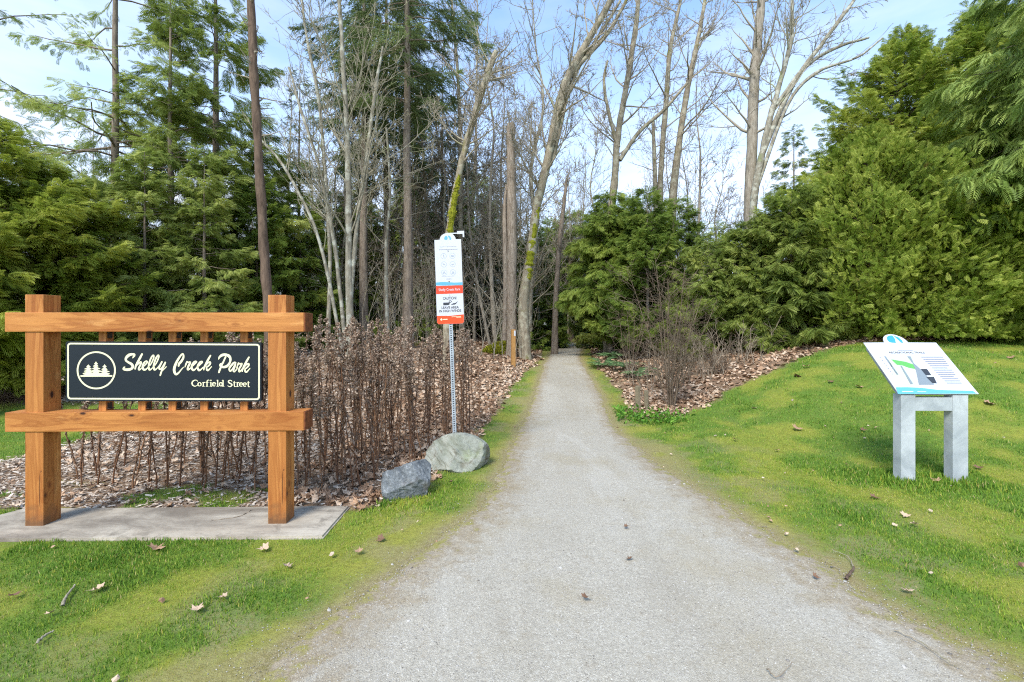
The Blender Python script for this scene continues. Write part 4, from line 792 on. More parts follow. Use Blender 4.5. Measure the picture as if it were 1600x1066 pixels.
    put(cedD, 'cedar_tree', 400, 12.5, .75, 'dark cedar filling the gap beneath the reddish leaning trunk', 'cedar tree', 5)
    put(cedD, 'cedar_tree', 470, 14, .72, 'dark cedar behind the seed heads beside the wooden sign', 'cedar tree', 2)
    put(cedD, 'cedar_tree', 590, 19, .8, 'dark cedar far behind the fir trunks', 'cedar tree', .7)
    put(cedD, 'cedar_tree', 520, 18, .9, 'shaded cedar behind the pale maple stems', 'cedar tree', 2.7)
    for (u, Y, sc, lab, rz) in ((640, 24, 1.25, 'green background cedar seen between the fir trunks', 1), (700, 22, 1.0, 'green background cedar behind the rules sign pole', 2), (745, 26, 1.35, 'green background cedar left of the flat-topped dead trunk', 3), (790, 24, .95, 'green background cedar behind the flat-topped dead trunk', 4), (835, 21, .8, 'green background cedar behind the leaning maple', 5), (560, 24, 1.2, 'green background cedar behind the pale maple', 2.5), (818, 19, .5, 'small bushy cedar at the left side of the path end', 3.3)):
        put(cedD if sc < 1.2 else cedC, 'cedar_tree', u, Y, sc, lab, 'cedar tree', rz)
    put(cedC, 'cedar_tree', 945, 21, .95, 'tall shaded cedar between the path end and the twiggy shrub', 'cedar tree', 3.9)
    put(cedC, 'cedar_tree', 1120, 17, .62, 'mid-distance cedar filling the low gap left of the thick straight trunk', 'cedar tree', .9)
    cedO = conifer('cedar', 118, 6.4, lambda h: 2.15 * (1 - h) ** .6 * np.clip(.5 + h * 3, 0, 1), 120, 95, T_CED, .30, 1.9, .11, .45, .2, .15, .34, 'cedar_dark', hang=.8)
    put(cedO, 'cedar_tree', 955, 15.0, .84, 'cedar with drooping boughs overhanging the right side of the path bend', 'cedar tree', 2.2)
    put(cedO, 'cedar_tree', 893, 29.5, 1.3, 'thin-trunked cedar with a high crown at the far end of the path', 'cedar tree', .8)
    put(cedA, 'cedar_tree', 1830, 12.5, 1.0, 'cedar beyond the right edge of the hedge', 'cedar tree', 1.7)
    # middle, right of the path
    put(cedD, 'cedar_tree', 884, 31, 1.0, 'dark cedar closing off the far end of the path', 'cedar tree', 1.3)
    put(cedD, 'cedar_tree', 860, 38, 1.4, 'dark cedar in the distance left of the path end', 'cedar tree', 2.3)
    put(cedD, 'cedar_tree', 950, 27, 1.0, 'distant dark cedar right of the path end', 'cedar tree', 5.3)
    pix_tree('bare_tree', 27, 16.5, [[(866, 545, 12), (868, 470, 9), (873, 400, 8), (880, 330, 6), (884, 280, 4)]], 'crooked dark trunk standing at the left side of the path bend', 'bare tree', mt='bark_fir', c1=14, c2=60, c3=160, c4=200, l1=.2, t0=.4)
    put(cedE, 'cedar_tree', 985, 14.6, .74, 'dark green cedar overhanging the bend of the path', 'cedar tree', 1)
    put(cedE, 'cedar_tree', 1012, 13.2, .72, 'dark green cedar right of the path bend, behind the twiggy shrub', 'cedar tree', 3)
    put(cedD, 'cedar_tree', 1058, 15, .74, 'dark green cedar beneath the three slender trunks', 'cedar tree', 5)
    put(cedD, 'cedar_tree', 990, 18, .82, 'small shaded cedar where the path disappears', 'cedar tree', 4)
    put(cedY, 'cedar_tree', 1105, 11.6, .58, 'bright feathery young cedar left of the big hedge, the nearest of three', 'cedar tree', 2)
    put(cedY, 'cedar_tree', 1170, 11.5, .62, 'bright feathery young cedar in front of the thick straight trunk', 'cedar tree', .3)
    put(cedY, 'cedar_tree', 1236, 11.0, .72, 'bright feathery young cedar touching the left end of the big hedge', 'cedar tree', 4)
    put(cedB, 'cedar_tree', 1200, 13.5, .42, 'taller green cedar between the straight trunk and the hedge', 'cedar tree', 1)
    put(cedA, 'hemlock_tree', 1240, 14.5, .62, 'slender dark hemlock top showing between the pale maple limbs and the hedge', 'hemlock tree', 1)
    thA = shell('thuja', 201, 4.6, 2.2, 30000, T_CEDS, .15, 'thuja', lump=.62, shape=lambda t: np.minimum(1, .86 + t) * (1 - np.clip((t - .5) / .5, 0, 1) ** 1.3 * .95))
    thB = conifer('thuja', 202, 7.9, lambda h: np.minimum(2.6, 4.9 * (1 - h)) * (.9 + .1 * np.sin(h * 40)), 360, 120, T_CEDS, .22, .15, .12, .2, .35, .2, .34, 'thuja', 'bark_red', hang=.2)
    put(thB, 'hedge_tree', 1408, 12.0, 1.0, 'dense pointed evergreen forming the peak of the big hedge', 'hedge', 2, 'evergreens of the big hedge on the right')
    put(thB, 'hedge_tree', 1530, 12.6, 1.12, 'tall dark evergreen behind the hedge right of its peak', 'hedge', 5, 'evergreens of the big hedge on the right')
    put(thB, 'hedge_tree', 1640, 11.6, .78, 'pointed evergreen rising behind the right end of the hedge', 'hedge', .6, 'evergreens of the big hedge on the right')
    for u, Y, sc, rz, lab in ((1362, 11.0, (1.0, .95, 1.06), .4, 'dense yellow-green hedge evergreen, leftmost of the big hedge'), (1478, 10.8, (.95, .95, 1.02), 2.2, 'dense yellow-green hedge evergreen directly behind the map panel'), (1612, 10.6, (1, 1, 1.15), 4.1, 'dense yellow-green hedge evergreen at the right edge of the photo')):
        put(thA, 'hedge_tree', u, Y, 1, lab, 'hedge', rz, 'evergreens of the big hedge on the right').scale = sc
    put(cedA, 'cedar_tree', 1590, 14, 1.3, 'very tall dark cedar towering over the right end of the hedge', 'cedar tree', 2)
    cedP = conifer('cedar', 115, 9.0, lambda h: 2.3 * (1 - h) ** .5, 110, 60, T_CEDL, .36, 3.4, .14, .45, .1, .1, .4, 'cedar_pale', hang=.8)
    put(cedP, 'cedar_tree', 1700, 8.6, 1.0, 'pale yellow-green cedar with drooping sprays hanging in at the upper right', 'cedar tree', 1)
    # left hedge
    thL = conifer('thuja_left', 203, 5.0, lambda h: np.minimum(1.75, 3.6 * (1 - h)), 230, 95, T_CED, .23, .1, .09, .3, .35, .2, .34, 'thuja_left', 'bark_red', hang=.3)
    put(thL, 'hedge_tree', -30, 8.0, 1.0, 'tall green hedge evergreen at the left edge behind the wooden sign', 'hedge', 0, 'evergreens of the left hedge')
    put(thL, 'hedge_tree', 78, 8.8, .86, 'shorter green hedge evergreen behind the left post of the wooden sign', 'hedge', 2.2, 'evergreens of the left hedge')
    # background woods: copies of a few bare and evergreen trees
    pr = []
    for i in range(5):
        r_ = np.random.RandomState(300 + i); hh = 9 + 2 * i
        tz = np.linspace(0, 1, 7); P = np.stack([np.cumsum(r_.randn(7)) * .18, np.cumsum(r_.randn(7)) * .12, tz * hh - .2], -1); P[:, :2] -= P[0, :2]
        trk = [P]; rad = [np.array([.075, .065, .055, .045, .032, .02, .010]) * (1 + .15 * i)]
        if i % 2: Q = P.copy(); Q[:, 0] += tz * 1.6 + .25; Q[:, 2] *= .85; trk.append(Q); rad.append(rad[0] * .7)
        pr.append(bare(310 + i, trk, rad, c1=46, c2=200, c3=600, c4=800, l1=.22, t0=.12, spur=False, rmin=.007, mt=['bark_grey', 'bark_moss', 'bark_pale'][i % 3], mb=['twig', 'twig_dark', 'twig_pale'][i % 3]))
    words = ['grey bare tree of the crowded woods', 'mossy bare tree of the crowded woods', 'pale bare tree of the crowded woods', 'tall grey bare tree of the crowded woods', 'forked mossy bare tree of the crowded woods']
    spots = []; rr_ = random.Random(5)
    def bgput(u0, u1, Y0, Y1, n, where, scl=(.7, 1.15)):
        for i in range(n):
            Y = rr_.uniform(Y0, Y1) ; u = u0 + (u1 - u0) * (i + rr_.random()) / n; k = rr_.randrange(5); spots.append((u, Y, k, rr_.uniform(*scl), where))
    bgput(470, 680, 16, 30, 10, 'behind the dry stalks and the firs'); bgput(640, 870, 15, 24, 15, 'between the rules sign and the path'); bgput(620, 900, 25, 45, 12, 'far behind the rules sign', (.9, 1.4)); bgput(880, 1180, 18, 38, 20, 'beyond the dark cedars right of the path', (.5, .95)); bgput(1180, 1330, 20, 36, 6, 'beyond the hedge', (.4, .7)); bgput(60, 460, 18, 34, 14, 'behind the left evergreens', (.6, 1.0))
    used = {}
    for (u, Y, k, s_, wh) in spots:
        x = X(u, Y)
        if float(path_dist(x, Y)) < .5: continue
        lab = words[k] + ' ' + wh; grp = 'bare trees of the woods ' + wh; loc = (x, Y, float(H(x, Y)) - .05)
        if k not in used: used[k] = plant(pr[k], 'bare_tree', loc, lab, 'bare tree', grp, rr_.uniform(0, 6.28), s_)
        else: c = copy_tree(used[k], loc, rr_.uniform(0, 6.28), s_, lab); c['group'] = grp
    farc = conifer('far', 120, 13, cone(2.6, .8), 90, 26, T_FIR, .6, .6, .16, .45, .15, .15, .3, 'fir', hang=.5)
    first = None
    for i in range(40):
        u = -250 + 2100 * (i + rr_.random()) / 40; Y = rr_.uniform(30, 55); x = X(u, Y); s_ = rr_.uniform(.35, .7) * (.62 if 860 < u < 1330 else 1)
        if float(path_dist(x, Y)) < .8: continue
        wh = 'on the left' if u < 640 else ('behind the path bend' if u < 1100 else 'on the right'); lab = 'distant dark fir seen through the bare trunks ' + wh; loc = (x, Y, float(H(x, Y)) - .05)
        if first is None: first = plant(farc, 'distant_fir_tree', loc, lab, 'fir tree', 'distant firs ' + wh, rr_.uniform(0, 6), s_)
        else: c = copy_tree(first, loc, rr_.uniform(0, 6), s_, lab); c['group'] = 'distant firs ' + wh
    # forest brush: thin stems and twigs too many to count
    def brush(name, seed, n, fn, hmin, hmax, m, label, cat, fork=7):
        r = np.random.RandomState(seed); p = fn(r, n); n = len(p); hh = r.uniform(hmin, hmax, n); a = r.uniform(0, 6.28, n); ln = r.uniform(.05, .5, n)
        s_ = np.linspace(0, 1, 6); P = p[:, None] + np.stack([np.cos(a)[:, None] * ln[:, None] * hh[:, None] * s_ ** 1.5, np.sin(a)[:, None] * ln[:, None] * hh[:, None] * s_ ** 1.5, hh[:, None] * s_], -1); P[:, 1:] += np.cumsum(r.randn(n, 5, 3), 1) * .03
        Rr = np.repeat(np.linspace(.011, .004, 6)[None], n, 0); A, AR = grow(r, P, Rr, n * fork, .15, .98, .7, .45, .03, .15, 4, .7, .0045); B_, BR = grow(r, A, AR, n * fork, .1, 1, .7, .6, 0, .2, 3, .7, .004)
        l = [tubes(P, Rr, 4), tubes(A, AR, 3), tubes(B_, BR, 3)]; off = 0; Vs, Fs = [], []
        for v, f in l: Vs.append(v); Fs.append(f + off); off += len(v)
        o = obj(name, mesh(name, np.vstack(Vs), np.vstack(Fs), M[m], smooth=True)); return tag(o, label, cat, kind='stuff')
    def area(x0, x1, y0, y1, cond=None):
        def fn(r, n):
            x = r.uniform(x0, x1, n); y = r.uniform(y0, y1, n); k = (path_dist(x, y) > .7)
            if cond is not None: k &= cond(x, y)
            x, y = x[k], y[k]; return np.stack([x, y, H(x, y) - .03], -1)
        return fn
    brush('forest_brush', 401, 470, area(-14, 1.5, 13.2, 26, lambda x, y: x > -.75 * y), .7, 3.2, 'twig', 'tangle of bare brown undergrowth beneath the trees left of the path', 'undergrowth')
    brush('forest_brush', 402, 420, area(1.5, 14, 13.5, 27), .6, 2.2, 'twig_dark', 'tangle of bare undergrowth behind the cedars right of the path', 'undergrowth')
    brush('forest_brush', 403, 150, area(2.3, 6.2, 8.5, 11.4, lambda x, y: (y > 7.9 + .35 * x) & (path_dist(x, y) > .5)), .25, .95, 'twig_dark', 'low dry bramble stems at the foot of the bright young cedars', 'brambles', 5)
    # evergreen salal and low green leaves in the wood
    def leafy(name, seed, n, fn, hmax, ss, m, label, cat):
        r = np.random.RandomState(seed); p = fn(r, n); n = len(p); p[:, 2] += r.uniform(0, 1, n) ** 1.4 * hmax * fbm(p[:, 0], p[:, 1], .8, 5); V, F = stamp(T_CEDS[0], T_CEDS[1], p, norm(r.randn(n, 3) + [0, -.2, .5]), norm(r.randn(n, 3) + [0, 0, 1]), ss * r.uniform(.6, 1.3, n))
        return tag(obj(name, mesh(name, V, F, M[m], tint=np.repeat(r.uniform(0, 1, n), len(T_CEDS[0])))), label, cat, kind='stuff')
    leafy('forest_groundcover', 411, 9000, area(-16, 1.5, 13.5, 30, lambda x, y: (x > -.8 * y) & (fbm(x, y, .35, 8) > .5)), 1.6, .26, 'cedar_dark', 'dark green salal and young cedar growth beneath the woods left of the path', 'ground cover')
    leafy('forest_groundcover', 412, 6000, area(3.0, 16, 12.5, 26, lambda x, y: (fbm(x, y, .35, 18) > .47)), 1.5, .26, 'cedar_dark', 'dark green growth beneath the woods right of the path', 'ground cover')
# ------------------------------------------------------------------ twiggy shrub, stakes, ferns, marker post
if DO('mid'):
    def shrub(seed, hh, n, spread, m='twig_dark', fork=(5, 14), rmin=.003):
        r = np.random.RandomState(seed); a = r.uniform(0, 6.28, n); s_ = np.linspace(0, 1, 7); sp_ = r.uniform(.1, 1, n) * spread; h_ = hh * r.uniform(.6, 1, n)
        P = np.stack([np.cos(a)[:, None] * (.04 + sp_[:, None] * s_ ** 1.2), np.sin(a)[:, None] * (.04 + sp_[:, None] * s_ ** 1.2), h_[:, None] * s_ - .05], -1); P[:, 1:] += np.cumsum(r.randn(n, 6, 3), 1) * .018
        Rr = np.repeat(np.linspace(.012, .003, 7)[None], n, 0); A, AR = grow(r, P, Rr, n * fork[0], .1, .95, .85, .55, .03, .2, 5, .6, rmin); B_, BR = grow(r, A, AR, n * fork[1], .1, 1, .8, .55, .02, .25, 4, .7, rmin * .8)
        C_, CR = grow(r, B_, BR, n * fork[1] * 2, .1, 1, .6, .45, .0, .15, 3, .8, rmin * .7)
        l = [tubes(P, Rr, 5), tubes(A, AR, 3), tubes(B_, BR, 3), tubes(C_, CR, 3)]; off = 0; Vs, Fs = [], []
        for v, f in l: Vs.append(v); Fs.append(f + off); off += len(v)
        return mesh('bare_shrub', np.vstack(Vs), np.vstack(Fs), M[m], smooth=True)
    x, y = unproj(1048, 636); o = obj('bare_shrub', shrub(31, 2.75, 16, .8, m='twig_shrub', fork=(10, 36), rmin=.0032), None, (x, y, float(H(x, y)))); tag(o, 'leafless twiggy shrub on the leaf litter at the right edge of the path', 'shrub')
    x, y = unproj(985, 590); o = obj('bare_shrub', shrub(32, 1.7, 9, .6, 'twig_shrub'), None, (x, y, float(H(x, y)))); tag(o, 'smaller leafless shrub behind the twiggy shrub, nearer the path', 'shrub')
    x, y = unproj(1120, 585); o = obj('bare_shrub', shrub(33, .9, 11, .6, 'twig_shrub'), None, (x, y, float(H(x, y)))); tag(o, 'low pale leafless shrub below the feathery cedars', 'shrub')
    for (u, v0, v1, w, lab) in ((997, 641, 603, 6, 'taller grey stake left of the twiggy shrub'), (1010, 640, 610, 5, 'shorter mossy stake touching the twiggy shrub')):
        x, y = unproj(u, v0); s_ = FPX / y; h_ = (v0 - v1) / s_; w_ = w / s_ / 2; z = float(H(x, y))
        MBo = MB().box((-w_, -w_, -.1), (w_, w_, h_), w_ * .25).obj('garden_stake', M['post_grey'], None, (x, y, z), (R(2), R(-3), .5)); tag(MBo, lab, 'stake')
    y = 12.4; x = X(802, y); s_ = FPX / y; z = float(H(x, y)); mk = empty('trail_marker_post', (x, y, z), 'short square timber trail marker with a white tag, left of the path bend', 'marker post', rz=.3)
    hp = Z(515, y) - z; MB().box((-.05, -.05, -.1), (.05, .05, hp), .006).obj('post', M['post'], mk); MB().box((.004, -.0545, hp - .17), (.048, -.0505, hp - .03)).obj('marker_tag', M['white'], mk)
    def fern(seed, nf=16, L=.6):
        r = np.random.RandomState(seed); pos, dr, nn, sc, Vr, Fr = [], [], [], [], [], []
        a = np.arange(nf) * 2.4 + r.randn(nf) * .3; s_ = np.linspace(0, 1, 8); L_ = L * r.uniform(.75, 1.1, nf); el = r.uniform(.5, 1.2, nf)
        P = np.stack([np.cos(a)[:, None] * L_[:, None] * s_ * .85, np.sin(a)[:, None] * L_[:, None] * s_ * .85, L_[:, None] * (el[:, None] * s_ - .75 * el[:, None] * s_ ** 2)], -1)
        Vr, Fr = tubes(P, np.repeat(np.linspace(.004, .0015, 8)[None], nf, 0), 3)
        b = np.repeat(np.arange(nf), 44); t = np.tile(np.repeat(np.linspace(.12, .99, 22), 2), nf); sd_ = np.tile([-1, 1], nf * 22)
        p = lerp_poly(P[b], t); tg = norm(lerp_poly(P[b], np.minimum(t + .06, .999)) - lerp_poly(P[b], t - .06)); la = norm(np.cross(tg, [0, 0, 1.])) * sd_[:, None]
        TV = np.array([(0, 0, 0), (-.09, .3, 0), (0, 1, -.1), (.09, .3, 0)]); V, F = stamp(TV, np.array([(0, 1, 2, 3)]), p, norm(la + tg * .3), norm(np.cross(la, tg) * sd_[:, None] + .01), .13 * L_[b] / .6 * np.sin(np.pi * (.15 + .8 * (1 - t))) + .01)
        return mesh('sword_fern', np.vstack([Vr, V]), np.vstack([Fr, F + len(Vr)]), M['fern'], tint=np.r_[np.full(len(Vr), .2), np.repeat(r.uniform(0, 1, len(p)), 4)])
    fm = [fern(1), fern(2, 13), fern(3, 18)]
    for i, (u, v, sc, lab) in enumerate([(942, 574, 1.0, 'bluish sword fern nearest the path at its right edge'), (975, 577, 1.05, 'sword fern between the path-side fern and the twiggy shrub'), (958, 562, 1.1, 'sword fern tucked behind the path-side fern'), (1000, 590, .9, 'sword fern in the leaf litter behind the grey stake'), (842, 545, .9, 'small sword fern below the leaning maple trunk'), (905, 528, .8, 'shaded fern at the end of the visible path')]):
        x, y = unproj(u, v); o = obj('sword_fern', fm[i % 3], None, (x, y, float(H(x, y)) + .02), (0, 0, i * 1.7)); o.scale = (sc,) * 3; tag(o, lab, 'fern', 'sword ferns')
    # moss cushions on roots
    for i, (u, v, w, lab) in enumerate([(786, 548, .42, 'large yellow-green moss cushion on roots beside the marker post'), (770, 552, .30, 'smaller moss cushion left of the large one')]):
        x, y = unproj(u, v); r = np.random.RandomState(i); n = 2600; q = norm(r.randn(n, 3)); q[:, 2] = np.abs(q[:, 2]); lm_ = .8 + .5 * fbm(q[:, 0] * 2, q[:, 1] * 2 + q[:, 2], 1.5, i); p = q * lm_[:, None] * [w, w * .8, w * .75]
        TV = np.array([(-.3, 0, 0), (.3, 0, 0), (0, 1, .1)]); V, F = stamp(TV, np.array([(0, 1, 2)]), p, norm(q + r.randn(n, 3) * .5), norm(r.randn(n, 3)), .06 * r.uniform(.6, 1.2, n))
        bm = bmesh.new(); bmesh.ops.create_icosphere(bm, subdivisions=3, radius=1); 
        for vv in bm.verts: vv.co = (vv.co.x * w * .95, vv.co.y * w * .75, max(vv.co.z, -.3) * w * .72)
        b = MB().bm(bm); b.add(V, F); ob = b.obj('moss_cushion', M['mossy'], None, (x, y, float(H(x, y)) - .02), tint=np.r_[np.full(b.n - len(V), .2), np.repeat(r.uniform(0, 1, n), 3)]); tag(ob, lab, 'moss cushion')

# ------------------------------------------------------------------ dry stalks beside the wooden sign
if DO('stalks'):
    kinds = []
    for i in range(9):
        r = np.random.RandomState(500 + i); hh = 1.5; s_ = np.linspace(0, 1, 9); P = np.stack([np.cumsum(r.randn(9)) * .008 + .02 * s_, np.cumsum(r.randn(9)) * .008, hh * s_ - .02], -1)
        V, F = tubes(P, np.linspace(.0075, .0026, 9), 5); st_m = mesh('stem', V, F, M['stalk'], tint=np.full(len(V), r.uniform(.1, .9)), smooth=True)
        # shrivelled leaves hanging along the stem
        n = 80; t = r.uniform(.08, .88, n) ** .8 ; p = lerp_poly(np.repeat(P[None], n, 0), t); a = r.uniform(0, 6.28, n)
        d = norm(np.stack([np.cos(a) * .38, np.sin(a) * .38, r.uniform(-1.6, -.2, n)], -1)); TV = np.array([(-.10, 0, 0), (.10, 0, .03), (.16, .5, -.05), (.03, 1, .08), (-.14, .55, .06)]); V, F = stamp(TV, np.array([(0, 1, 2, 3, 4)]), p, d, norm(r.randn(n, 3)), r.uniform(.025, .062, n))
        lv = mesh('withered_leaves', V, F, M['dead_leaf'], tint=np.repeat(r.uniform(0, 1, n), 5))
        # plume of fluff
        n = 30; t = .76 + .25 * r.uniform(0, 1, n); zt_ = (t - .76) / .25; p = lerp_poly(np.repeat(P[None], n, 0), np.minimum(t, .999)); a = r.uniform(0, 6.28, n); ln = (1 - zt_) * (.12 if i % 3 == 0 else .055) + .015
        e_ = p + np.stack([np.cos(a) * ln, np.sin(a) * ln, ln * r.uniform(.1, .9, n)], -1); m_ = (p + e_) / 2 + [0, 0, .012]
        V1, F1 = tubes(np.stack([p, m_, e_], 1), np.full((n, 3), .0013), 3); ax_ = tubes(P[6:] + [0, 0, .003], np.full(3, .0018), 3); F1 = np.vstack([F1, ax_[1] + len(V1)]); V1 = np.vstack([V1, ax_[0]])
        k = 11; bb = np.repeat(np.arange(n), k); w_ = r.uniform(.15, 1.05, n * k)[:, None]; q = p[bb] * (1 - w_) + e_[bb] * w_ + r.randn(n * k, 3) * .008
        TV = np.array([(-.5, -.3, 0), (.5, -.3, .1), (.3, .6, -.1), (-.3, .6, .1)]); V, F = stamp(TV, np.array([(0, 1, 2, 3)]), q, norm(r.randn(n * k, 3)), norm(r.randn(n * k, 3)), r.uniform(.009, .021, n * k))
        fl = mesh('seed_plume', np.vstack([V1, V]), np.vstack([F1, F + len(V1)]), M['fluff'], tint=np.r_[np.full(len(V1), .2), np.repeat(r.uniform(0, 1, len(q)), 4)])
        kinds.append((st_m, lv, fl))
    rr_ = random.Random(77); pos = []
    def region(u0, u1, vfun, n, zone, sc, lean=.05):
        for i in range(n):
            u = u0 + (u1 - u0) * (i + rr_.random()) / n; u += 9 * math.sin(u * .23); v = vfun(u); x, y = unproj(u, v)
            if abs(u - 708) < 13 and y < 5.35: continue
            pos.append((x, y, sc[0] + (sc[1] - sc[0]) * rr_.random() ** .8, zone, rr_.gauss(0, lean), rr_.gauss(0, lean)))
    G1 = ('thin dry brown stalk among those seen beneath the wooden sign', 'dry stalks beneath the wooden sign'); G2 = ('tall dry plumed stalk in the dense patch between wooden sign and rules sign', 'dense dry stalks between the two signs')
    G3 = ('dry stalk in the thin right-hand fringe of the patch beside the path', 'dry stalks at the right fringe of the patch')
    region(110, 400, lambda u: rr_.uniform(725, 768), 30, G1, (.62, .95), .12)
    region(300, 460, lambda u: rr_.uniform(700, 765), 20, G1, (.75, 1.0), .06)
    region(455, 600, lambda u: rr_.uniform(700, 772 - max(0, (u - 540)) * .25), 38, G2, (.55, 1.08), .07)
    region(560, 700, lambda u: rr_.uniform(664, 735), 44, G2, (.55, 1.06), .07)
    region(450, 690, lambda u: rr_.uniform(640, 695), 16, G2, (.7, 1.12), .07)
    region(690, 745, lambda u: rr_.uniform(640, 690), 16, G3, (.65, 1.0), .06)
    fk = {}
    for i, (x, y, sc, (lab, grp), lx, ly) in enumerate(pos[:298]):
        k = i % 9; loc = (x, y, float(H(x, y)) - .02)
        if k not in fk:
            e_ = empty('dry_stalk', loc, lab, 'dry stalk', grp); a_m = kinds[k]
            for nme, me in zip(('stem', 'withered_leaves', 'seed_plume'), a_m): obj(nme, me, e_)
            fk[k] = e_
        else: e_ = copy_tree(fk[k], loc); e_['label'] = lab; e_['group'] = grp
        e_.scale = (1.05, 1.05, sc); e_.rotation_euler = (lx, ly, rr_.uniform(0, 6.28))

# ------------------------------------------------------------------ leaf litter, chips, grass, stones
LEAF2 = [(0, 0), (.16, .04), (.44, .0), (.34, .2), (.52, .42), (.28, .44), (.24, .62), (.1, .6), (0, 1.0), (-.1, .6), (-.24, .62), (-.28, .44), (-.52, .42), (-.34, .2), (-.44, 0), (-.16, .04)]
def leaf_tmpl(seed, curl=.3):
    r = np.random.RandomState(seed); P = np.array(LEAF2, float); z = curl * (P[:, 0] ** 2 * 1.6 + (P[:, 1] - .45) ** 2 * .8) + r.randn(len(P)) * .05; V = np.c_[P, z]; V = np.vstack([V, [0, .38, r.uniform(-.02, .03)]])
    n = len(P); return V, np.array([(i, (i + 1) % n, n) for i in range(n)])
def rect_leaf(seed):      # cheap crumpled leaf
    r = np.random.RandomState(seed); a = np.linspace(0, 6.28, 8)[:-1]; q = r.uniform(.28, .62, 7); V = np.c_[np.cos(a) * q, np.sin(a) * q, r.randn(7) * .10]; V = np.vstack([V, [0, 0, .12 * r.randn()]]); return V, np.array([(i, (i + 1) % 7, 7) for i in range(7)])
def scatter(x0, x1, y0, y1, dens, w, r, dexp=1.0):
    n = int((x1 - x0) * (y1 - y0) * dens); x = r.uniform(x0, x1, n); y = r.uniform(y0, y1, n); k = r.uniform(0, 1, n) < w(x, y); x, y = x[k], y[k]
    vis = (np.abs(x) < y * 1.18 + .3) & (y > 1.75); return x[vis], y[vis]
if DO('ground'):
    r = np.random.RandomState(71)
    def multi(parts, m, name, label, cat):
        off = 0; Vs, Fs, Ts = [], [], []
        for V, F, T in parts: Vs.append(V); Fs.append(F + off); off += len(V); Ts.append(T)
        by = {}
        for f in Fs: by.setdefault(f.shape[1], []).append(f)
        return tag(obj(name, mesh(name, np.vstack(Vs), [np.vstack(f) for f in by.values()], M[m], tint=np.concatenate(Ts))), label, cat, kind='stuff')
    def lay(x, y, T, s0, s1, r, zoff=.0, tilt=.5, tint=None, smul=None):
        n = len(x); z = H(x, y) + zoff + r.uniform(0, .02, n); a = r.uniform(0, 6.28, n); d = norm(np.stack([np.cos(a), np.sin(a), r.randn(n) * tilt * .6], -1)); nm = norm(np.stack([r.randn(n) * tilt, r.randn(n) * tilt, np.ones(n)], -1))
        V, F = stamp(T[0], T[1], np.stack([x, y, z], -1), d, nm, r.uniform(s0, s1, n) * (1 if smul is None else smul)); t = r.uniform(0, 1, n) if tint is None else tint
        return V, F, np.repeat(t, len(T[0]))
    chipw = lambda x, y: S((-1.6 - x + 1.2 * (fbm(x, y, .9, 90) - .5)) / .8) * .85
    parts = []
    for (x0, x1, y0, y1, dn, a, b_) in ((-6, 4, 3.7, 8.5, 330, .045, .10), (-9, 10, 8.5, 13.5, 150, .06, .12), (-16, 16, 13.5, 24, 42, .09, .17)):
        for sdx in range(3):
            x, y = scatter(x0, x1, y0, y1, dn / 3, lambda x, y: litter_mask(x, y) * (1 - chipw(x, y)) * (path_dist(x, y) > .05) * ~in_pad(x, y, .02), r); parts.append(lay(x, y, leaf_tmpl(sdx, .5) if y0 < 8 else rect_leaf(sdx), a, b_, r, .01, .55, tint=np.clip(r.uniform(0, 1, len(x)) * .8 + .4 * (fbm(x, y, .8, 66) - .5), 0, 1)))
    x, y = scatter(-5, 9, 1.9, 9, 6, lambda x, y: (litter_mask(x, y) < .3) * (.3 + .7 * np.exp(-np.abs(path_dist(x, y)) / .2)) * (path_dist(x, y) > -.1) * ~in_pad(x, y, .05), r); parts.append(lay(x, y, rect_leaf(9), .015, .05, r, .015, .5))
    multi(parts, 'litter', 'leaf_litter', 'thick carpet of fallen brown maple leaves under the stalks, shrubs and trees', 'leaf litter')
    parts = []; TC = (np.array([(-.16, 0, 0), (.14, .02, .02), (.18, .7, .0), (.05, 1, .03), (-.12, .8, .02)]), np.array([(0, 1, 2, 3, 4)]))
    for (x0, x1, y0, y1, dn, a, b_) in ((-5.9, 1.2, 3.6, 6.5, 1500, .02, .06), (-8.5, 1.2, 6.5, 13, 520, .035, .08)):
        x, y = scatter(x0, x1, y0, y1, dn, lambda x, y: litter_mask(x, y) * np.maximum(chipw(x, y), .25) * ~in_pad(x, y, .0), r); parts.append(lay(x, y, TC, a, b_, r, .004, .3))
    multi(parts, 'chips', 'wood_chips', 'pale grey-brown wood chips spread behind the wooden sign', 'wood chips')
    # grass: tapered blades; longer in dark green patches, short in the yellow moss
    TG = (np.array([(-.09, 0, 0), (.09, 0, 0), (.06, .55, .10), (0, 1, .34), (-.06, .55, .10)]), np.array([(0, 1, 2, 3, 4)])); TG3 = (np.array([(-.11, 0, 0), (.11, 0, 0), (0, 1, .25)]), np.array([(0, 1, 2)]))
    def lawn_w(x, y):
        pd = path_dist(x, y); w = (1 - litter_mask(x, y)) * S((pd + .10 + .34 * (vnoise(x, y, 3.2, 14) - .5) + .30 * (vnoise(x, y, 11, 15) - .5)) / .16) * ~in_pad(x, y, -.0)
        return w * (.55 + .45 * S((fbm(x, y, 3.1, 88) - .3) / .2)) * (1 - .8 * S((fbm(x, y, 2.6, 91, 5) - .56) / .08) * np.exp(-np.clip(pd, 0, 9) / .9))
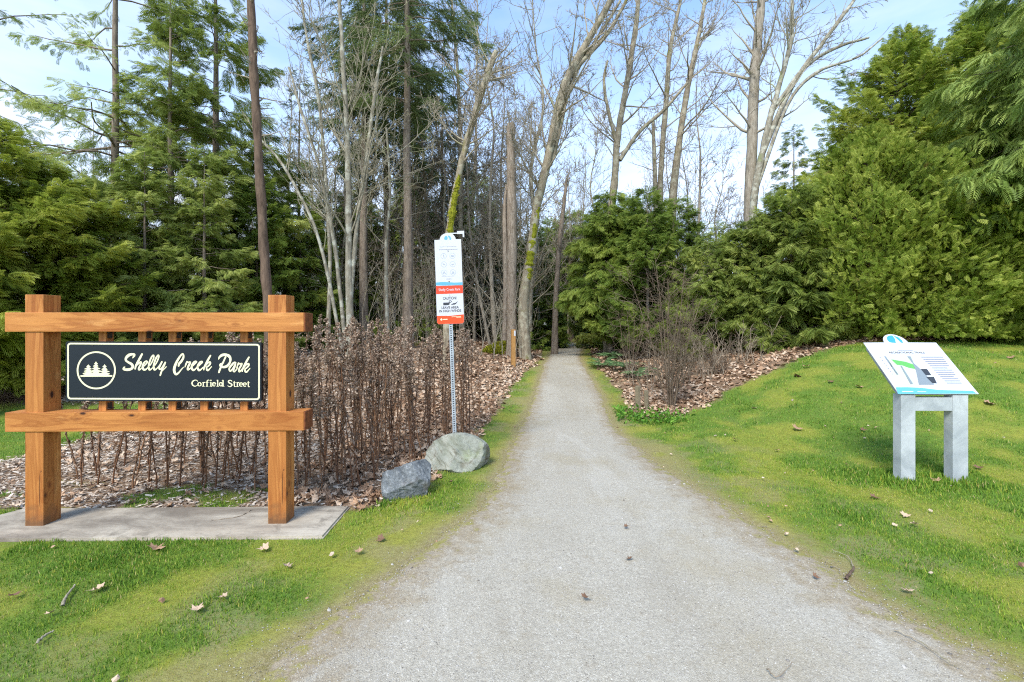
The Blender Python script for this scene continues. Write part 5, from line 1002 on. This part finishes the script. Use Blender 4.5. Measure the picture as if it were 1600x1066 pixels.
    def blades(x0, x1, y0, y1, dn, T, a, b_):
        x, y = scatter(x0, x1, y0, y1, dn, lawn_w, r); n = len(x); ms = moss_val(x, y); tuft = S((fbm(x, y, 2.7, 33, 5) - .45) / .25)
        legs_ = np.exp(-((x - X(1420, PYD)) ** 2 + (y - PYD) ** 2) / .09) + np.exp(-((x - X(1500, PYD)) ** 2 + (y - PYD) ** 2) / .09) + np.exp(-((x - unproj(640, 787)[0]) ** 2 + (y - 3.95) ** 2) / .1)
        L = (.55 + .34 * tuft * (1 - ms) + .25 * r.uniform(0, 1, n)) * (1 - .5 * ms) * (1 + .8 * np.minimum(legs_, 1)); L *= (.6 + .4 * S(path_dist(x, y) / .5)) * .85
        tint = np.clip(.26 + .52 * ms + .16 * r.randn(n) - .10 * tuft * (1 - ms) + .6 * (r.uniform(0, 1, n) < .07), 0, 1)
        a_ = r.uniform(0, 6.28, n); le = r.uniform(.3, 1.5, n); d = norm(np.stack([np.cos(a_) * le, np.sin(a_) * le, np.ones(n)], -1)); nm = norm(np.stack([-np.cos(a_), -np.sin(a_), le], -1) + r.randn(n, 3) * .2)
        z = H(x, y) - .004; sc = r.uniform(a, b_, n) * L; V, F = stamp(T[0], T[1], np.stack([x, y, z], -1), d, nm, sc); return V, F, np.repeat(tint, len(T[0]))
    parts = [blades(-3.4, 3.5, 1.75, 3.3, 9500, TG, .028, .05), blades(-5, 6, 3.3, 5.2, 4800, TG, .035, .06), blades(-8, 10.5, 5.2, 7.5, 3000, TG3, .038, .06), blades(-9, 12.5, 7.5, 12.5, 1200, TG3, .05, .08)]
    multi(parts, 'grass', 'grass', 'short green lawn grass with yellow moss patches on both sides of the path', 'grass')
    # bright weed clump right of the path, beside the shrub
    parts = []
    for (u, v, n, sp_) in ((1000, 655, 420, .34), (960, 645, 160, .22), (1035, 662, 140, .22)):
        x0, y0 = unproj(u, v); x = x0 + r.randn(n) * sp_; y = y0 + r.randn(n) * sp_ * .5; k = path_dist(x, y) > .05; x, y = x[k], y[k]; n = len(x); TV = np.array([(0, 0, 0), (.22, .4, .05), (0, 1, -.05), (-.22, .4, .05)])
        V, F = stamp(TV, np.array([(0, 1, 2, 3)]), np.stack([x, y, H(x, y) + r.uniform(.01, .10, n)], -1), norm(r.randn(n, 3) + [0, 0, .2]), norm(r.randn(n, 3) + [0, 0, 1.5]), r.uniform(.05, .10, n)); parts.append((V, F, np.repeat(r.uniform(0, 1, n), 4)))
    multi(parts, 'weed', 'weed_patch', 'bright green leafy weeds at the path edge by the twiggy shrub', 'weeds')
    # loose stones
    bm = bmesh.new(); bmesh.ops.create_icosphere(bm, subdivisions=1, radius=.5); TV = np.array([v.co[:] for v in bm.verts]) * [1, .8, .5]; TF = np.array([[v.index for v in f.verts] for f in bm.faces]); bm.free()
    onp = lambda x, y: (path_dist(x, y) < .22) * (.25 + .75 * S((fbm(x, y, 2, 5) - .35) / .3)) * np.where(path_dist(x, y) > -.02, .25, 1); parts = []
    for (y0, y1, dn, a, b_) in ((1.75, 4.5, 14, .012, .026), (1.75, 3, 2600, .003, .009), (3, 5, 700, .004, .011), (5, 9, 130, .006, .014)):
        x, y = scatter(-3.2, 4.5, y0, y1, dn, onp, r); n = len(x); z = np.array(H(x, y)) + .004 + .012 * (fbm(x, y, 1.7, 70) - .5); V, F = stamp(TV, TF, np.stack([x, y, z], -1), norm(r.randn(n, 3) * [1, 1, .1]), norm(r.randn(n, 3) * .3 + [0, 0, 1]), r.uniform(a, b_, n) ); parts.append((V, F, np.repeat(r.uniform(0, 1, n) ** .9, len(TV))))
    multi(parts, 'stones', 'loose_gravel', 'fine loose grey stones scattered over the path surface', 'gravel')
    # single leaves, sticks and bits that can be picked out
    lm3 = [leaf_tmpl(40 + i, .6) for i in range(3)]; lmesh = [mesh('fallen_leaf', a, b_, M['litter'], tint=np.full(len(a), t)) for (a, b_), t in zip(lm3, (.04, .32, .6))]
    LV = [(238, 866, .09, 1, 'orange-brown curled leaf on the lawn below the left half of the concrete pad'), (420, 861, .07, 2, 'pale tan leaf on the lawn just below the right post of the wooden sign'), (445, 889, .06, 2, 'grey crumpled leaf on the lawn below the right end of the concrete pad'), (304, 963, .06, 2, 'pale crumpled leaf in the middle of the left lawn'), (162, 925, .07, 2, 'bleached leaf cluster on the left lawn above the pale twig end'), (20, 936, .05, 0, 'small dark brown leaf at the left edge of the left lawn'), (74, 968, .04, 2, 'tiny grey leaf near the bottom left corner'), (355, 938, .045, 2, 'small pale leaf right of centre on the left lawn'),
          (1538, 632, .13, 1, 'large tan leaf on the lawn right of the map panel'), (1467, 757, .075, 1, 'orange-tan leaf in the grass between and in front of the pedestal legs'), (1530, 733, .07, 0, 'brown leaf in the grass right of the pedestal right leg'), (1345, 675, .07, 0, 'brown curled leaf left of the pedestal legs'), (1216, 707, .05, 1, 'small orange leaf in the middle of the right lawn'), (1247, 672, .12, 1, 'wide tan leaf flat on the right lawn'), (1360, 780, .07, 0, 'dark curled leaf in the lawn below the pedestal'), (1345, 608, .10, 1, 'tan leaf beside the left edge of the map panel'), (1416, 808, .06, 2, 'grey leaf on the lawn in front of the pedestal'), (1424, 824, .06, 2, 'pale leaf just below the grey leaf in front of the pedestal'), (1423, 932, .055, 2, 'pale leaf at the right edge of the path'), (1262, 575, .12, 1, 'tan leaf at the upper left of the right lawn'), (1240, 590, .16, 0, 'reddish leaf heap at the upper left of the right lawn'), (1300, 600, .09, 0, 'brown leaf left of the map panel near the hedge'), (1580, 560, .1, 1, 'tan leaf near the hedge at the right edge'), (975, 828, .04, 0, 'dark leaf fragment on the path, right of its middle'), (985, 880, .045, 0, 'dark leaf fragment low on the path'), (918, 940, .05, 0, 'brown leaf fragment near the bottom centre of the path'), (1270, 906, .04, 0, 'small dark leaf on the path near its right edge'), (560, 870, .05, 1, 'tan leaf in the grass left of the path, below the dark boulder'), (600, 845, .06, 0, 'brown leaf in the grass just below the dark boulder')]
    LV += [(1500, 690, .06, 0, 'small brown leaf seen between the pedestal legs and the panel shadow'), (1180, 640, .08, 2, 'bleached leaf near the litter edge of the right lawn'), (1150, 690, .06, 0, 'dark leaf on the right lawn nearest the path bend side')]
    for i, (u, v, sz, k, lab) in enumerate(LV):
        x, y = unproj(u, v); o = obj('fallen_leaf', lmesh[k], None, (x, y, float(H(x, y)) + .022), (rr0 * 0 + .3 * math.sin(i * 3.1), .3 * math.cos(i * 1.7), i * 2.1)); o.scale = (sz * 1.15,) * 3; tag(o, lab, 'fallen leaf', 'single fallen leaves')
    def stick(pts, w, m, lab, cat='twig'):
        G = [unproj(*p) for p in pts]; P = np.array([(x, y, float(H(x, y)) + .014) for x, y in G]); C = catmull(P, 5); C[:, 2] += .012 * np.abs(np.sin(np.arange(len(C)) * 1.7)); V, F = tubes(C - P[0], np.linspace(w, w * .5, len(C)), 6); o = obj('fallen_twig', mesh('fallen_twig', V, F, M[m], smooth=True), None, tuple(P[0])); return tag(o, lab, cat)
    stick([(98, 951), (104, 938), (117, 921)], .009, 'twig_pale', 'thick pale twig lying on the left lawn'); stick([(58, 1010), (72, 1000), (84, 993)], .007, 'twig_pale', 'short grey twig near the bottom left corner')
    stick([(1322, 909), (1333, 896), (1334, 892)], .009, 'bark_red', 'reddish broken twig at the right edge of the path'); stick([(1334, 893), (1325, 876), (1300, 865)], .003, 'twig', 'thin curved twig end above the reddish twig')
    stick([(1398, 990), (1440, 1012), (1480, 1040), (1510, 1056)], .003, 'twig', 'long thin stem lying across the bottom right of the path'); stick([(1198, 1052), (1215, 1066), (1238, 1044)], .003, 'twig_dark', 'small forked twig on the path at the bottom right')
    stick([(395, 800), (372, 812), (330, 818)], .004, 'twig_dark', 'thin dark twig lying on the concrete pad')
